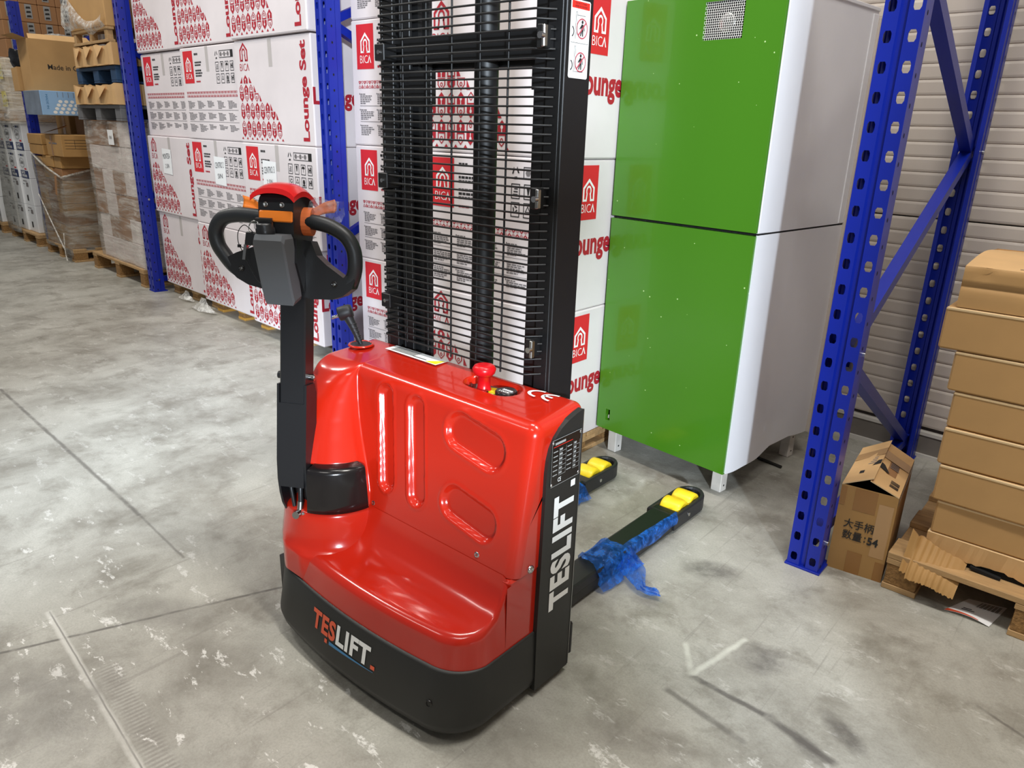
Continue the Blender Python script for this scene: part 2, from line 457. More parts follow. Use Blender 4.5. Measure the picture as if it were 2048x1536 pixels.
def build_kerb():
    mb = MB(); mb.box(-22, -0.015, 0, 3.2, 0.03, 0.118, 'kerb'); 
    mb.box(-22, -0.03, 0, 3.2, -0.015, 0.022, 'kerb_line')
    mb.box(-22, -0.02, 0.118, 3.2, 0.03, 0.135, 'kerb_line')
    o = put('baseboard_back', mb, kind='structure', label='grey kerb along the foot of the ribbed wall')
    o.location = (-0.75, 3.97, 0); o.rotation_euler = (0, 0, math.radians(-3.5))
build_kerb()
def side_baffle():
    mb = MB(); mb.box(1.55, -0.16, 0, 1.75, 3.85, 5.6, 'baffle_grey'); mb.box(1.55, -6.5, 0, 1.75, -1.9, 5.6, 'baffle_grey'); mb.box(1.55, -1.9, 2.6, 1.75, -0.16, 5.6, 'baffle_grey'); mb.box(1.55, -1.9, 0, 1.75, -0.85, 1.45, 'baffle_grey'); mb.box(1.55, -1.9, 1.80, 1.75, -0.85, 1.95, 'baffle_grey')  # added out-of-view wall; its openings clip the daylight on cabinet and floor
    put('wall_baffle_right', mb, kind='structure', label='unseen added baffle wall with openings that shape the daylight from the right')
side_baffle()

# ------------------------------------------------------------------ pallet stacker
MX, MY = -1.44, 1.23
stacker = thing('pallet_stacker', 'red and black electric pallet stacker with tall black mast and side mounted tiller', 'pallet stacker', (MX, MY, 0))
def mput(name, mb, parent=None, label=None, kind=None):
    mb.xf(lambda x, y, z: (x-MX, y-MY, z))
    return put(name, mb, parent or stacker, label, kind)
XL, XR = -1.895, -1.008
def outline(n=14):
    """plan outline of the base, from left rear round the bowed front to right rear"""
    P = []
    yb = 1.465
    P += [(XL, yb), (XL, 1.36), (XL, 1.27)]
    cx, cy, r = XL+0.20, 1.195, 0.20
    for i in range(n+1):
        a = PI+i/n*(PI/2-0.05); P.append((cx+r*math.cos(a), cy+r*math.sin(a)*1.02))
    x0, y0 = P[-1]
    cx, cy, r = XR-0.13, 1.125, 0.13
    a0 = PI*1.5+0.10
    x1, y1 = cx+r*math.cos(a0), cy+r*math.sin(a0)
    for i in range(1, 16):
        t = i/16; P.append((lerp(x0, x1, t), lerp(y0, y1, t)-0.020*4*t*(1-t)))
    for i in range(n+1):
        a = a0+i/n*(PI*2-a0); P.append((cx+r*math.cos(a), cy+r*math.sin(a)))
    P += [(XR, 1.17), (XR, 1.213), (XR, 1.26), (XR, 1.32), (XR, yb)]
    return P
def inset(P, d, e=0.0):
    out = []
    for i, p in enumerate(P):
        a = Vector(P[max(i-1, 0)]); b = Vector(P[min(i+1, len(P)-1)])
        t = (b-a).normalized(); nn = Vector((-t.y, t.x))
        k = d+e*max(0.0, t.x); out.append((p[0]+nn.x*k, p[1]+nn.y*k))
    return out
OUT = outline()
def build_skirt():
    mb = MB()
    rows = [[(x, y, z) for x, y in inset(OUT, d, e)] for d, e, z in ((0.05, 0.02, 0.022), (0.018, 0.01, 0.028), (0.004, 0.003, 0.045), (0.0, 0.0, 0.07), (0.003, 0.026, 0.214), (0.005, 0.028, 0.219), (0.010, 0.029, 0.220), (0.050, 0.03, 0.219))]
    mb.grid(rows, 'black_skirt', True)
    o = mput('base_skirt', mb)
    h = MB()
    # bolt hole
    c = outpt(0.845); h.lathe([(0.010, -0.001), (0.010, 0.002), (0.0078, 0.003), (0.0078, -0.004), (0.0, -0.004)], c[0]+Vector((0, 0, 0.125))+c[1]*-0.011, 'black_gloss', 16, (c[2], Vector((0, 0, 1)), c[1]))
    mput('bolt_hole', h, o)
    lg = MB()
    # printed logo wrapped on the skirt front
    def wrap(a, b):
        q = outpt(None, a)
        z = LOGO_Z + b; inn = interp(z, [0.07, 0.214], [0.0, 0.029])
        p = q[0]+q[1]*(0.0016-inn); return (p.x, p.y, z)
    H = 0.058
    t1 = fit(text2d('TES', 1, 0.04, 1.0, 1.1), 0.04, 0, 0.153, H); lg.mesh2d(t1, wrap, 'print_orange')
    t2 = fit(text2d('LIFT', 1, 0.04, 1.0, 1.1), 0.158, 0, 0.303, H); lg.mesh2d(t2, wrap, 'white_print')
    lg.poly([wrap(x, y) for x, y in ((0.308, 0.0), (0.324, 0.0), (0.324, 0.011), (0.308, 0.011))], 'print_orange')
    lg.poly([wrap(x, y) for x, y in ((0.108, -0.018), (0.120, -0.018), (0.120, -0.006), (0.108, -0.006))], 'print_orange')
    n = 8
    for i in range(n):
        a0, a1 = lerp(0.130, 0.320, i/n), lerp(0.130, 0.320, (i+1)/n)
        w0, w1 = 0.009*(1-i/n)+0.001, 0.009*(1-(i+1)/n)+0.001
        lg.poly([wrap(a0, -0.006-w0), wrap(a1, -0.006-w1), wrap(a1, -0.006), wrap(a0, -0.006)], 'print_blue')
    mput('logo_print', lg, o, 'orange and white lettering with a blue underline')
LOGO_Z = 0.128
def outpt(t=None, s=None):
    """point, outward normal, tangent on outline at arc fraction t or arc length s measured from x=-1.60 on the front"""
    P = OUT; ac = [0]
    for i in range(1, len(P)): ac.append(ac[-1]+(Vector(P[i])-Vector(P[i-1])).length)
    if s is not None:
        i0 = min(range(3, len(P)-6), key=lambda i: abs(P[i][0]+1.62)+ (1 if P[i][1] > 1.1 else 0))
        L0 = ac[i0]+( -1.617-P[i0][0]); q = L0+s
    else: q = ac[3]+t*(ac[-6]-ac[3])
    for i in range(len(P)-1):
        if ac[i+1] >= q:
            k = (q-ac[i])/(ac[i+1]-ac[i]); a, b = Vector(P[i]), Vector(P[i+1])
            ta = (b-Vector(P[max(i-1, 0)])).normalized(); tb = (Vector(P[min(i+2, len(P)-1)])-a).normalized()
            tg = (ta*(1-k)+tb*k).normalized()
            p = a.lerp(b, k); return Vector((p.x, p.y, 0)), Vector((tg.y, -tg.x, 0)), Vector((tg.x, tg.y, 0))
build_skirt()

def chassis():
    mb = MB(); mb.box(XL+0.03, 1.27, 0.06, XR-0.02, 1.485, 0.40, 'black_paint'); mb.box(XL+0.03, 1.36, 0.38, XR-0.03, 1.485, 0.78, 'black_paint')
    mb.box(XL+0.03, 1.07, 0.06, XR-0.05, 1.28, 0.2, 'black_paint')
    mput('chassis', mb)
chassis()

YB, ZS = 1.213, 0.424        # seam of seat cover and upright cover
def hseat(y):
    return interp(y, [0.97, 1.03, 1.06, 1.09, 1.12, 1.145, 1.165, 1.18, 1.192, 1.201, 1.208, 1.213],
                  [0.300, 0.300, 0.300, 0.302, 0.308, 0.318, 0.330, 0.344, 0.360, 0.380, 0.402, 0.424])
CX0, CY0 = -1.738, 1.213
def build_lower_cover():
    mb = MB()
    P = inset(OUT, 0.009, 0.029); P2 = inset(OUT, 0.014, 0.036)
    idx = [i for i, p in enumerate(P) if p[1] <= YB+1e-4]
    R = 0.030
    base = [P[i] for i in idx]; base2 = [P2[i] for i in idx]
    rows = [[(x, y, 0.216) for x, y in base]]
    taus = [0, 0.006, 0.014, 0.026, 0.042, 0.062, 0.088, 0.13, 0.18, 0.25, 0.33, 0.42, 0.51, 0.6, 0.68, 0.75, 0.81, 0.86, 0.9, 0.935, 0.965, 0.985, 1.0]
    for t in taus:
        row = []
        for (x, y) in base2:
            tx = min(max(x, XL+0.04), XR-0.035); ty = YB
            q = (lerp(x, tx, t), lerp(y, ty, t))
            d = math.hypot(q[0]-x, q[1]-y)
            drop = R-math.sqrt(max(R*R-(R-min(d, R))**2, 0)) if d < R else 0
            L_ = math.hypot(tx-x, ty-y)
            if L_ < 0.08: drop *= 1
            hy = hseat(q[1])
            row.append((q[0], q[1], hy+0.008-drop))
        rows.append(row)
    mb.grid(rows, 'red_shell', True)
    # right flank behind the seam and left flank
    for X, a, b in ((XR-0.0092, 1.20, 1.33), (XL+0.0092, 1.20, 1.45)):
        mb.poly([(X, a, 0.216), (X, b, 0.216), (X, b, ZS-0.001), (X, a, ZS-0.014)], 'red_shell')
    mb.box(XR-0.040, 1.209, 0.25, XR-0.0095, 1.325, 0.424, 'red_shell', 0.007)
    # collar round the tiller pivot
    prof = [(0.200, 0.225), (0.202, 0.296), (0.196, 0.304), (0.184, 0.312), (0.176, 0.325), (0.169, 0.35), (0.163, 0.385), (0.159, 0.412), (0.156, 0.420), (0.150, 0.424), (0.0, 0.424)]
    cb = MB(); cb.lathe(prof, (CX0, CY0, 0), 'red_shell', 64, a0=-PI-0.35, a1=0.02)
    def tuck(x, y, z):
        cx, cy = XL+0.20, 1.195; k = 0.180-0.12*max(0, z-0.33)
        y = max(y, 1.024+0.25*max(0, z-0.31))
        if x < cx and y < cy:
            d = math.hypot(x-cx, y-cy)
            if d > k: x, y = cx+(x-cx)*k/d, cy+(y-cy)*k/d
        return (max(x, XL+0.012+0.15*max(0, z-0.33)), y, z)
    cb.xf(tuck)
    o = len(mb.v); mb.v += cb.v
    for f in cb.f: mb.face([o+i for i in f], 'red_shell', True)
    # flare of the collar down the left flank
    o = mput('lower_cover', mb, label='glossy red seat shaped lower cover')
    fixn(o)
    return o
lower = build_lower_cover()

# upright cover -------------------------------------------------
ZK = [0.42, 0.47, 0.52, 0.57, 0.62, 0.67, 0.72, 0.77, 0.83, 0.90]
XK = [-1.580, -1.585, -1.603, -1.627, -1.652, -1.673, -1.690, -1.703, -1.715, -1.72]
def crease(z): return interp(z, ZK, XK)
def dome_d(z): return interp(z, [0.42, 0.549, 0.556, 0.62, 0.68, 0.73, 0.77, 0.80, 0.82, 0.835], [0.085, 0.085, 0.145, 0.130, 0.112, 0.092, 0.070, 0.045, 0.02, 0.0])
def capsule(px, pz, ax, az, bx, bz, r):
    vx, vz = bx-ax, bz-az; t = max(0, min(1, ((px-ax)*vx+(pz-az)*vz)/(vx*vx+vz*vz)))
    return math.hypot(px-ax-t*vx, pz-az-t*vz)-r
SLOTS = [(-1.520, 0.525, -1.572, 0.765, 0.0265), (-1.392, 0.525, -1.442, 0.762, 0.0285), (-1.268, 0.744, -1.150, 0.722, 0.046), (-1.250, 0.552, -1.138, 0.532, 0.042)]
def profile():
    """(y, z, ny, nz) from seam up the leaning wall, round the top edge and back over the deck"""
    pr = []
    lean = 0.196
    nz0 = -lean; ny0 = -1; l = math.hypot(ny0, nz0); ny0 /= l; nz0 /= l   # wall leans back with height: normal slightly up
    nz0 = -nz0
    z = ZS+0.003
    while z < 0.792:
        pr.append((YB+(z-ZS)*lean, z, ny0, nz0)); z += 0.0055
    # fillet
    yw, zw = YB+(0.792-ZS)*lean, 0.792
    R = 0.040; cy, cz = yw-ny0*R, zw-nz0*R
    a0 = math.atan2(nz0, ny0); a1 = PI/2-0.02
    for i in range(0, 11):
        a = lerp(a0, a1, i/10); pr.append((cy+R*math.cos(a), cz+R*math.sin(a), math.cos(a), math.sin(a)))
    y0, z0 = pr[-1][0], pr[-1][1]
    for i in range(1, 41):
        t = i/40; pr.append((lerp(y0, 1.478, t), lerp(z0, 0.836, t), 0.0, 1.0))
    for i in range(1, 5):
        a = PI/2*(1-i/4); pr.append((1.478+0.014*math.cos(a), 0.836-0.014+0.014*math.sin(a), math.cos(a), math.sin(a)))
    pr.append((1.492, 0.79, 1.0, 0.0))
    return pr
def build_upper_cover():
    mb = MB()
    pr = profile(); rows = []
    nl = 44
    ends_r = [0.034*(1-math.cos(PI/2*i/7)) for i in range(8)]
    for (y, z, ny, nz) in pr:
        c = crease(z); row = []
        xs = []
        for i in range(nl+1):
            th = PI*i/nl; xs.append((XL+(c-XL)*(1-math.cos(th))/2, True))
        x1 = XR-0.006-0.034
        n = 124
        for i in range(1, n+1): xs.append((lerp(c, x1, i/n), False))
        for e in ends_r[1:]: pass
        for k in range(1, 8): xs.append((XR-0.006-ends_r[7-k], False))
        for x, dome in xs:
            yy, zz = y, z
            off = 0.0
            if ny < -0.5 and not dome:
                for s in SLOTS:
                    d = capsule(x, z, *s)
                    if d < 0.006: off = max(off, 0.017*sstep((0.006-d)/0.014))
                    if 0.0 < d < 0.016: off = min(off, -0.0022*math.sin(PI*(d)/0.016)) if off == 0 else off
            R = 0.034
            d = (XR-0.006)-x
            if d < R: off += R-math.sqrt(max(R*R-(R-d)**2, 0))
            d = x-XL
            if d < R: off += R-math.sqrt(max(R*R-(R-d)**2, 0))
            if nz == 1.0:
                d = capsule(x, y, -1.335, 1.425, -1.235, 1.425, 0.040)
                if d < 0.004: off = max(off, 0.027*sstep((0.004-d)/0.009))
            yy -= ny*off; zz -= nz*off
            if dome and ny < 0.05:
                cx = (XL+c)/2; hw = (c-XL)/2
                q = max(0, 1-((x-cx)/hw)**2)
                yy -= dome_d(z)*q**0.5
            row.append((x, yy, zz))
        rows.append(row)
    mb.grid(rows, 'red_shell', True)
    # side caps
    er = [r[-1] for r in rows]; mb.poly([(x, y, z) for x, y, z in er]+[(er[0][0], 1.455, 0.775), (er[0][0], 1.455, ZS)], 'red_shell')
    el = [r[0] for r in rows]; mb.poly(([(x, y, z) for x, y, z in el]+[(el[0][0], 1.492, ZS)])[::-1], 'red_shell')
    return mput('upper_cover', mb, label='glossy red upright cover with two slots and two oval recesses')
upper = build_upper_cover()
DECK = 0.837
def deck_z(y): return interp(y, [1.30, 1.478], [0.8325, 0.836])
def deck_bits():
    # control pocket with emergency button, indicator and yellow tag (dark plate let into the deck)
    PZ = 0.8095
    rim = MB(); pts = []
    for i in range(13):
        q = PI/2+PI*i/12; pts.append((-1.335+0.037*math.cos(q), 1.425+0.037*math.sin(q)))
    for i in range(13):
        q = -PI/2+PI*i/12; pts.append((-1.235+0.037*math.cos(q), 1.425+0.037*math.sin(q)))
    rim.poly([(x, y, PZ) for x, y in pts], 'black_plastic'); rim.poly([(x, y, PZ+0.003) for x, y in pts], 'black_plastic')
    o = mput('control_panel', rim, label='black control plate sunk into the deck')
    PZ += 0.003
    tag_ = MB(); tag_.lathe([(0.028, 0), (0.028, 0.0015), (0, 0.0015)], (-1.292, 1.424, PZ+0.0005), 'yellow_tag', 24)
    mput('yellow_ring', tag_, o)
    ind = MB(); ind.lathe([(0.031, 0.0), (0.031, 0.014), (0.028, 0.017), (0.025, 0.015), (0, 0.015)], (-1.236, 1.426, PZ), 'black_gloss', 28)
    ind.mesh2d(fit(text2d('100%', 1, 0.02), -0.018, -0.012, 0.018, -0.003), lambda a, b: (-1.236+a, 1.426+b, PZ+0.0154), 'white_print')
    for i in range(5): ind.box(-1.253+i*0.007, 1.429, PZ+0.015, -1.2485+i*0.007, 1.437, PZ+0.0155, 'white_print')
    mput('battery_gauge', ind, o)
    sc = MB()
    for x, y in ((-1.350, 1.408), (-1.283, 1.400)):
        sc.cyl((x, y, PZ), (x, y, PZ+0.012), 0.004, 'chrome', 8)
    mput('screw', sc, o)
    b = MB()
    b.lathe([(0.0, 0.074), (0.018, 0.0755), (0.028, 0.072), (0.0335, 0.063), (0.031, 0.052), (0.024, 0.045), (0.0175, 0.043), (0.018, 0.02), (0.019, 0.006), (0.021, 0.004), (0.021, 0.0)], (-1.314, 1.420, PZ), 'button_red', 32)
    mput('emergency_button', b, None, 'red mushroom emergency stop button')
    # warning label strip, CE mark
    lb = MB()
    x0, x1, ya, yb = -1.752, -1.515, 1.424, 1.478
    lb.poly([(x0, ya+0.005, DECK+0.0012), (x1, ya, DECK+0.0012), (x1, yb, DECK+0.0012), (x0, yb, DECK+0.0012)], 'white_print')
    for i in range(5):
        yy = lerp(ya+0.012, yb-0.01, i/4); lb.poly([(x0+0.02, yy, DECK+0.002), (x0+0.125, yy, DECK+0.002), (x0+0.125, yy+0.006, DECK+0.002), (x0+0.02, yy+0.006, DECK+0.002)], 'grey_print')
    lb.poly([(x1-0.05, ya+0.004, DECK+0.002), (x1-0.004, ya+0.004, DECK+0.002), (x1-0.004, yb-0.006, DECK+0.002)], 'yellow_tag')
    lb.poly([(x1-0.115, ya+0.012, DECK+0.002), (x1-0.055, ya+0.012, DECK+0.002), (x1-0.055, ya+0.016, DECK+0.002), (x1-0.115, ya+0.016, DECK+0.002)], 'print_black')
    mput('warning_label', lb, None, 'white and grey warning strip on the red deck')
    ce = MB()
    def cemap(a, b): return (-1.172+a*0.078, 1.424+b*0.054, DECK+0.0008)
    def arc(cx, a0, a1, r0, r1, n=14):
        for i in range(n):
            t0, t1 = lerp(a0, a1, i/n), lerp(a0, a1, (i+1)/n)
            ce.poly([cemap(cx+r*math.cos(t), 0.5+r*math.sin(t)) for r, t in ((r0, t0), (r1, t0), (r1, t1), (r0, t1))], 'white_print')
    arc(0.45, PI*0.5, PI*1.5, 0.36, 0.5); arc(1.05, PI*0.5, PI*1.5, 0.36, 0.5)
    ce.poly([cemap(x, y) for x, y in ((0.62, 0.43), (0.98, 0.43), (0.98, 0.57), (0.62, 0.57))], 'white_print')
    mput('ce_mark', ce)
    # grommet with mains plug
    g = MB(); g.lathe([(0.042, 0.0), (0.040, 0.004), (0.037, 0.005), (0.034, 0.004), (0.033, 0.001), (0, 0.001)], (-1.842, 1.405, DECK-0.001), 'red_shell', 28)
    g.lathe([(0.0335, 0.002), (0.0, 0.003)], (-1.842, 1.405, DECK), 'rubber', 20)
    go = mput('cable_grommet', g)
    p = MB()
    b0 = Vector((-1.842, 1.405, DECK)); 
    p.tube([b0, b0+Vector((-0.008, -0.004, 0.02)), b0+Vector((-0.024, -0.010, 0.055)), b0+Vector((-0.04, -0.016, 0.085))], [0.006, 0.009, 0.0125, 0.016], 'rubber', 12)
    for k in range(5):
        q = b0+Vector((-0.006-0.005*k, -0.003-0.002*k, 0.014+0.012*k)); p.lathe([(0.0095+0.001*k, -0.002), (0.011+0.001*k, 0), (0.0095+0.001*k, 0.002)], q, 'rubber', 10, (Vector((0.9, 0, 0.4)), Vector((0, 1, 0)), Vector((-0.4, -0.15, 0.9))))
    h = b0+Vector((-0.048, -0.019, 0.100)); ax = Vector((-0.62, -0.72, -0.30)).normalized()
    e1 = ax.orthogonal().normalized(); e2 = ax.cross(e1)
    p.lathe([(0.0, -0.022), (0.019, -0.021), (0.023, -0.012), (0.023, 0.020), (0.021, 0.024), (0.0, 0.024)], h, 'rubber', 20, (e1, e2, ax))
    for sgn in (-1, 1):
        q = h+Vector((0, 0, -0.004))+e1*0.0+Vector((0.55, -0.48, -0.0)).normalized()*0.0105*sgn
        p.cyl(q+ax*0.02, q+ax*0.046, 0.0032, 'chrome', 8)
    mput('mains_plug', p, None, 'black two pin mains plug sticking up from the deck')
deck_bits()

def cover_screws():
    for (x, y, z, nx, ny) in ((-1.566, 1.221, 0.440, 0, -1), (-1.142, 1.221, 0.446, 0, -1), (XR-0.004, 1.285, 0.43, 1, 0)):
        mb = MB(); nn = Vector((nx, ny, 0.18 if ny else 0)).normalized(); e1 = nn.orthogonal().normalized(); e2 = nn.cross(e1)
        mb.lathe([(0.0115, -0.004), (0.0115, 0.0), (0.010, 0.003), (0.006, 0.0055), (0.0035, 0.0058), (0.003, 0.002), (0.0, 0.002)], (x, y, z), 'chrome', 14, (e1, e2, nn))
        mput('cover_screw', mb)
cover_screws()

# side plate with lettering and type plate ----------------------
PX = XR+0.004
def plate_poly():
    pts = [(1.315, 0.026), (1.4645, 0.026), (1.4645, 0.828)]
    for i in range(0, 11):
        t = i/10
        a = PI/2+ (PI/2)*t
        pts.append((1.4645-0.135-0.0+0.135*math.cos(a)*1.0+0.0, 0.700+0.118*math.sin(a)))
    pts[3:] = [(y+0.0, z) for y, z in pts[3:]]
    pts.insert(3, (1.44, 0.824)); 
    pts += [(1.315-0.0, 0.60)]
    return pts
def side_plates():
    pts = [(1.315, 0.026), (1.4645, 0.026), (1.4645, 0.829), (1.44, 0.824), (1.405, 0.814), (1.375, 0.800), (1.352, 0.780), (1.336, 0.755), (1.327, 0.725), (1.323, 0.69), (1.318, 0.45), (1.313, 0.222)]
    for nm, a, b in (('side_plate', XR-0.012, PX), ('side_plate', XL+0.012, XL-0.004)):
        mb = MB()
        if a < b: mb.prism(pts, lambda y, z: (a, y, z), lambda y, z: (b, y, z), 'black_skirt')
        else: mb.prism(pts[::-1], lambda y, z: (a, y, z), lambda y, z: (b, y, z), 'black_skirt')
        o = mput(nm, mb); fixn(o)
        if b == PX: main = o
    # rear frame plates seen edge-on
    e = MB(); e.box(PX-0.002, 1.4648, 0.03, PX+0.0015, 1.467, 0.829, 'steel'); mput('plate_edge', e, main)
    t = MB()
    X = PX+0.0012
    L_ = fit(text2d('TESLIFT', 1, 0.045, 1.0, 1.14), 0.262, 0, 0.610, 0.088)
    t.mesh2d(L_, lambda a, b: (X, 1.446-b, a), 'white_print')
    t.poly([(X, 1.446-b, a) for a, b in ((0.620, 0), (0.639, 0), (0.639, 0.019), (0.620, 0.019))], 'white_print')
    mput('side_lettering', t, main, 'white lettering TESLIFT. reading upwards')
    n = MB()
    y0, y1, z0, z1 = 1.338, 1.460, 0.655, 0.785
    def rp(a, b): return (X, lerp(y0, y1, a), lerp(z0, z1, b))
    n.poly([rp(0, -0.06), rp(1, -0.06), rp(1, 0.94), rp(0, 0.94)], 'black_gloss')
    X += 0.0007
    def ln(a0, b0, a1, b1, w, m):
        if abs(a1-a0) > abs(b1-b0): n.poly([rp(a0, b0), rp(a1, b1), rp(a1, b1+w), rp(a0, b0+w)], m)
        else: n.poly([rp(a0, b0), rp(a0+w, b0), rp(a1+w, b1), rp(a1, b1)], m)
    for q in ((0, 0.93, 1, 0.93), (0, -0.06, 1, -0.06)): ln(*q, 0.010, 'grey_print')
    ln(0.0, -0.06, 0.0, 0.93, 0.008, 'grey_print'); ln(0.985, -0.06, 0.985, 0.93, 0.008, 'grey_print')
    ln(0.05, 0.78, 0.7, 0.78, 0.012, 'decal_red'); ln(0.10, 0.82, 0.45, 0.82, 0.05, 'grey_print')
    for i in range(6):
        b = 0.67-i*0.10
        ln(0.05, b, 0.20, b, 0.022, 'grey_print'); ln(0.26, b, 0.36, b, 0.045, 'grey_print'); ln(0.52, b, 0.68, b, 0.022, 'grey_print'); ln(0.76, b, 0.84, b, 0.045, 'grey_print')
        ln(0.25, b-0.03, 0.48, b-0.03, 0.008, 'grey_print'); ln(0.74, b-0.03, 0.95, b-0.03, 0.008, 'grey_print')
    for a in (0.25, 0.48, 0.74, 0.95): ln(a, 0.14, a, 0.73, 0.006, 'grey_print')
    ct = fit(text2d('CE', 1, 0.01), 0, 0, 0.11, 0.09); n.mesh2d(ct, lambda a, b: rp(0.24+a, 0.0+b), 'white_print')
    np_ = mput('type_plate', n, main, 'black printed type plate riveted at its corners')
    for a, b in ((0.03, 0.88), (0.97, 0.88), (0.03, -0.01), (0.97, -0.01)):
        r = MB(); c = rp(a, b); r.lathe([(0.0045, 0), (0.004, 0.0015), (0, 0.002)], c, 'chrome', 10, ((0, 1, 0), (0, 0, 1), (1, 0, 0))); mput('rivet', r, main)
side_plates()
def caster():
    mb = MB()
    mb.box(-1.03, 1.469, 0.055, -1.003, 1.487, 0.165, 'black_paint', 0.006)
    mb.cyl((-1.05, 1.449, 0.036), (-1.02, 1.449, 0.036), 0.035, 'rubber', 20)
    mput('stabiliser_caster', mb)
    w = MB(); w.cyl((-1.70, 1.20, 0.075), (-1.62, 1.20, 0.075), 0.074, 'rubber', 24); mput('drive_wheel', w)
    w = MB(); w.cyl((-1.86, 1.43, 0.045), (-1.82, 1.43, 0.045), 0.044, 'rubber', 20); mput('stabiliser_caster', w)
caster()

# black cowl round the tiller pivot -----------------------------
def cowl():
    mb = MB()
    a0, a1 = PI+0.1, PI*2-0.03
    def R(z): return interp(z, [0.424, 0.56], [0.161, 0.150])
    prof = [(0.120, 0.425), (R(0.425), 0.425), (R(0.45), 0.45), (R(0.50), 0.50), (R(0.545), 0.545), (R(0.55)-0.003, 0.556), (0.135, 0.560), (0.10, 0.562)]
    for b0, b1 in ((a0, PI+0.95), (PI*2-1.20, a1)):
        mb.lathe(prof, (CX0, CY0, 0), 'black_gloss', 24, a0=b0, a1=b1)
        for a in (b0, b1):
            c, s_ = math.cos(a), math.sin(a)
            mb.poly([(CX0+r*c, CY0+r*s_, z) for r, z in prof], 'black_gloss')
    mb.lathe([(0.108, 0.425), (0.108, 0.552), (0.0, 0.5525)], (CX0, CY0, 0), 'hub_dark', 24)
    o = mput('pivot_cowl', mb, label='glossy black half round cowl')
cowl()

# tiller arm: turned about 31 degrees towards the viewer
TO = Vector((-1.774, 1.123, 1.04)); TU = Vector((0.857, 0.515, 0)).normalized(); TV = Vector((-0.044, 0.073, 0.54)).normalized(); TN = TU.cross(TV).normalized()
def tl(a, b, c): p = TO+TU*a+TV*b+TN*c; return (p.x, p.y, p.z)
def tput(name, mb, parent=None, label=None):
    mb.xf(tl); return mput(name, mb, parent, label)
def tiller_arm():
    mb = MB()
    hw = 0.0385
    mb.box(-hw, -0.32, -0.060, hw, 0.03, 0.0, 'black_paint', 0.004)
    o = tput('tiller_arm', mb, label='black square tube tiller arm')
    # lower fork of the arm: wider, curved foot with an open slot
    s = MB()
    prof = [(0.003, -0.245), (0.004, -0.47), (-0.002, -0.53), (-0.014, -0.575), (-0.030, -0.612), (-0.052, -0.640), (-0.085, -0.645), (-0.11, -0.60), (-0.105, -0.53), (-0.085, -0.46), (-0.066, -0.36), (-0.064, -0.275), (-0.05, -0.245)]
    for x0, x1 in ((-0.045, -0.0385), (0.0385, 0.045)):
        s.prism(prof, lambda c, b: (x0, b, c), lambda c, b: (x1, b, c), 'black_paint')
    s.box(-0.0385, -0.55, -0.012, 0.0385, -0.30, 0.003, 'black_paint')
    so = tput('arm_foot', s, o); fixn(so)
    p = MB()
    p.tube([(0.012, -0.50, -0.035), (0.016, -0.56, -0.024), (0.018, -0.605, -0.022)], 0.0075, 'black_plastic', 10)
    p.tube([(-0.018, -0.50, -0.04), (-0.016, -0.565, -0.03), (-0.006, -0.62, -0.032)], 0.006, 'black_plastic', 8)
    tput('gas_spring', p, o)
    q = MB(); q.cyl((0.018, -0.600, -0.022), (0.018, -0.635, -0.018), 0.0095, 'steel', 12); q.cyl((0.018, -0.632, -0.03), (0.018, -0.632, 0.012), 0.011, 'steel', 12); q.cyl((0.03, -0.632, -0.012), (0.052, -0.632, -0.012), 0.008, 'chrome', 10)
    tput('rod_end', q, o)
    for a, b, c in ((0.0385, -0.225, -0.03), (0.045, -0.588, -0.075), (0.045, -0.612, -0.092)):
        k = MB(); k.cyl((a, b, c), (a+0.016, b, c), 0.009, 'chrome', 12); k.cyl((a+0.010, b, c), (a+0.018, b, c), 0.006, 'steel', 8); tput('pivot_bolt', k, o)
    k = MB(); k.cyl((-0.056, -0.225, -0.03), (-0.0385, -0.225, -0.03), 0.011, 'black_plastic', 10); tput('pivot_bolt', k, o)
tiller_arm()
def smooth_path(P, n=6):
    out = []
    P = [Vector(p) for p in P]
    for i in range(len(P)-1):
        p0 = P[max(i-1, 0)]; p1 = P[i]; p2 = P[i+1]; p3 = P[min(i+2, len(P)-1)]
        for k in range(n):
            t = k/n
            out.append(0.5*((2*p1)+(-p0+p2)*t+(2*p0-5*p1+4*p2-p3)*t*t+(-p0+3*p1-3*p2+p3)*t*t*t))
    out.append(P[-1]); return out
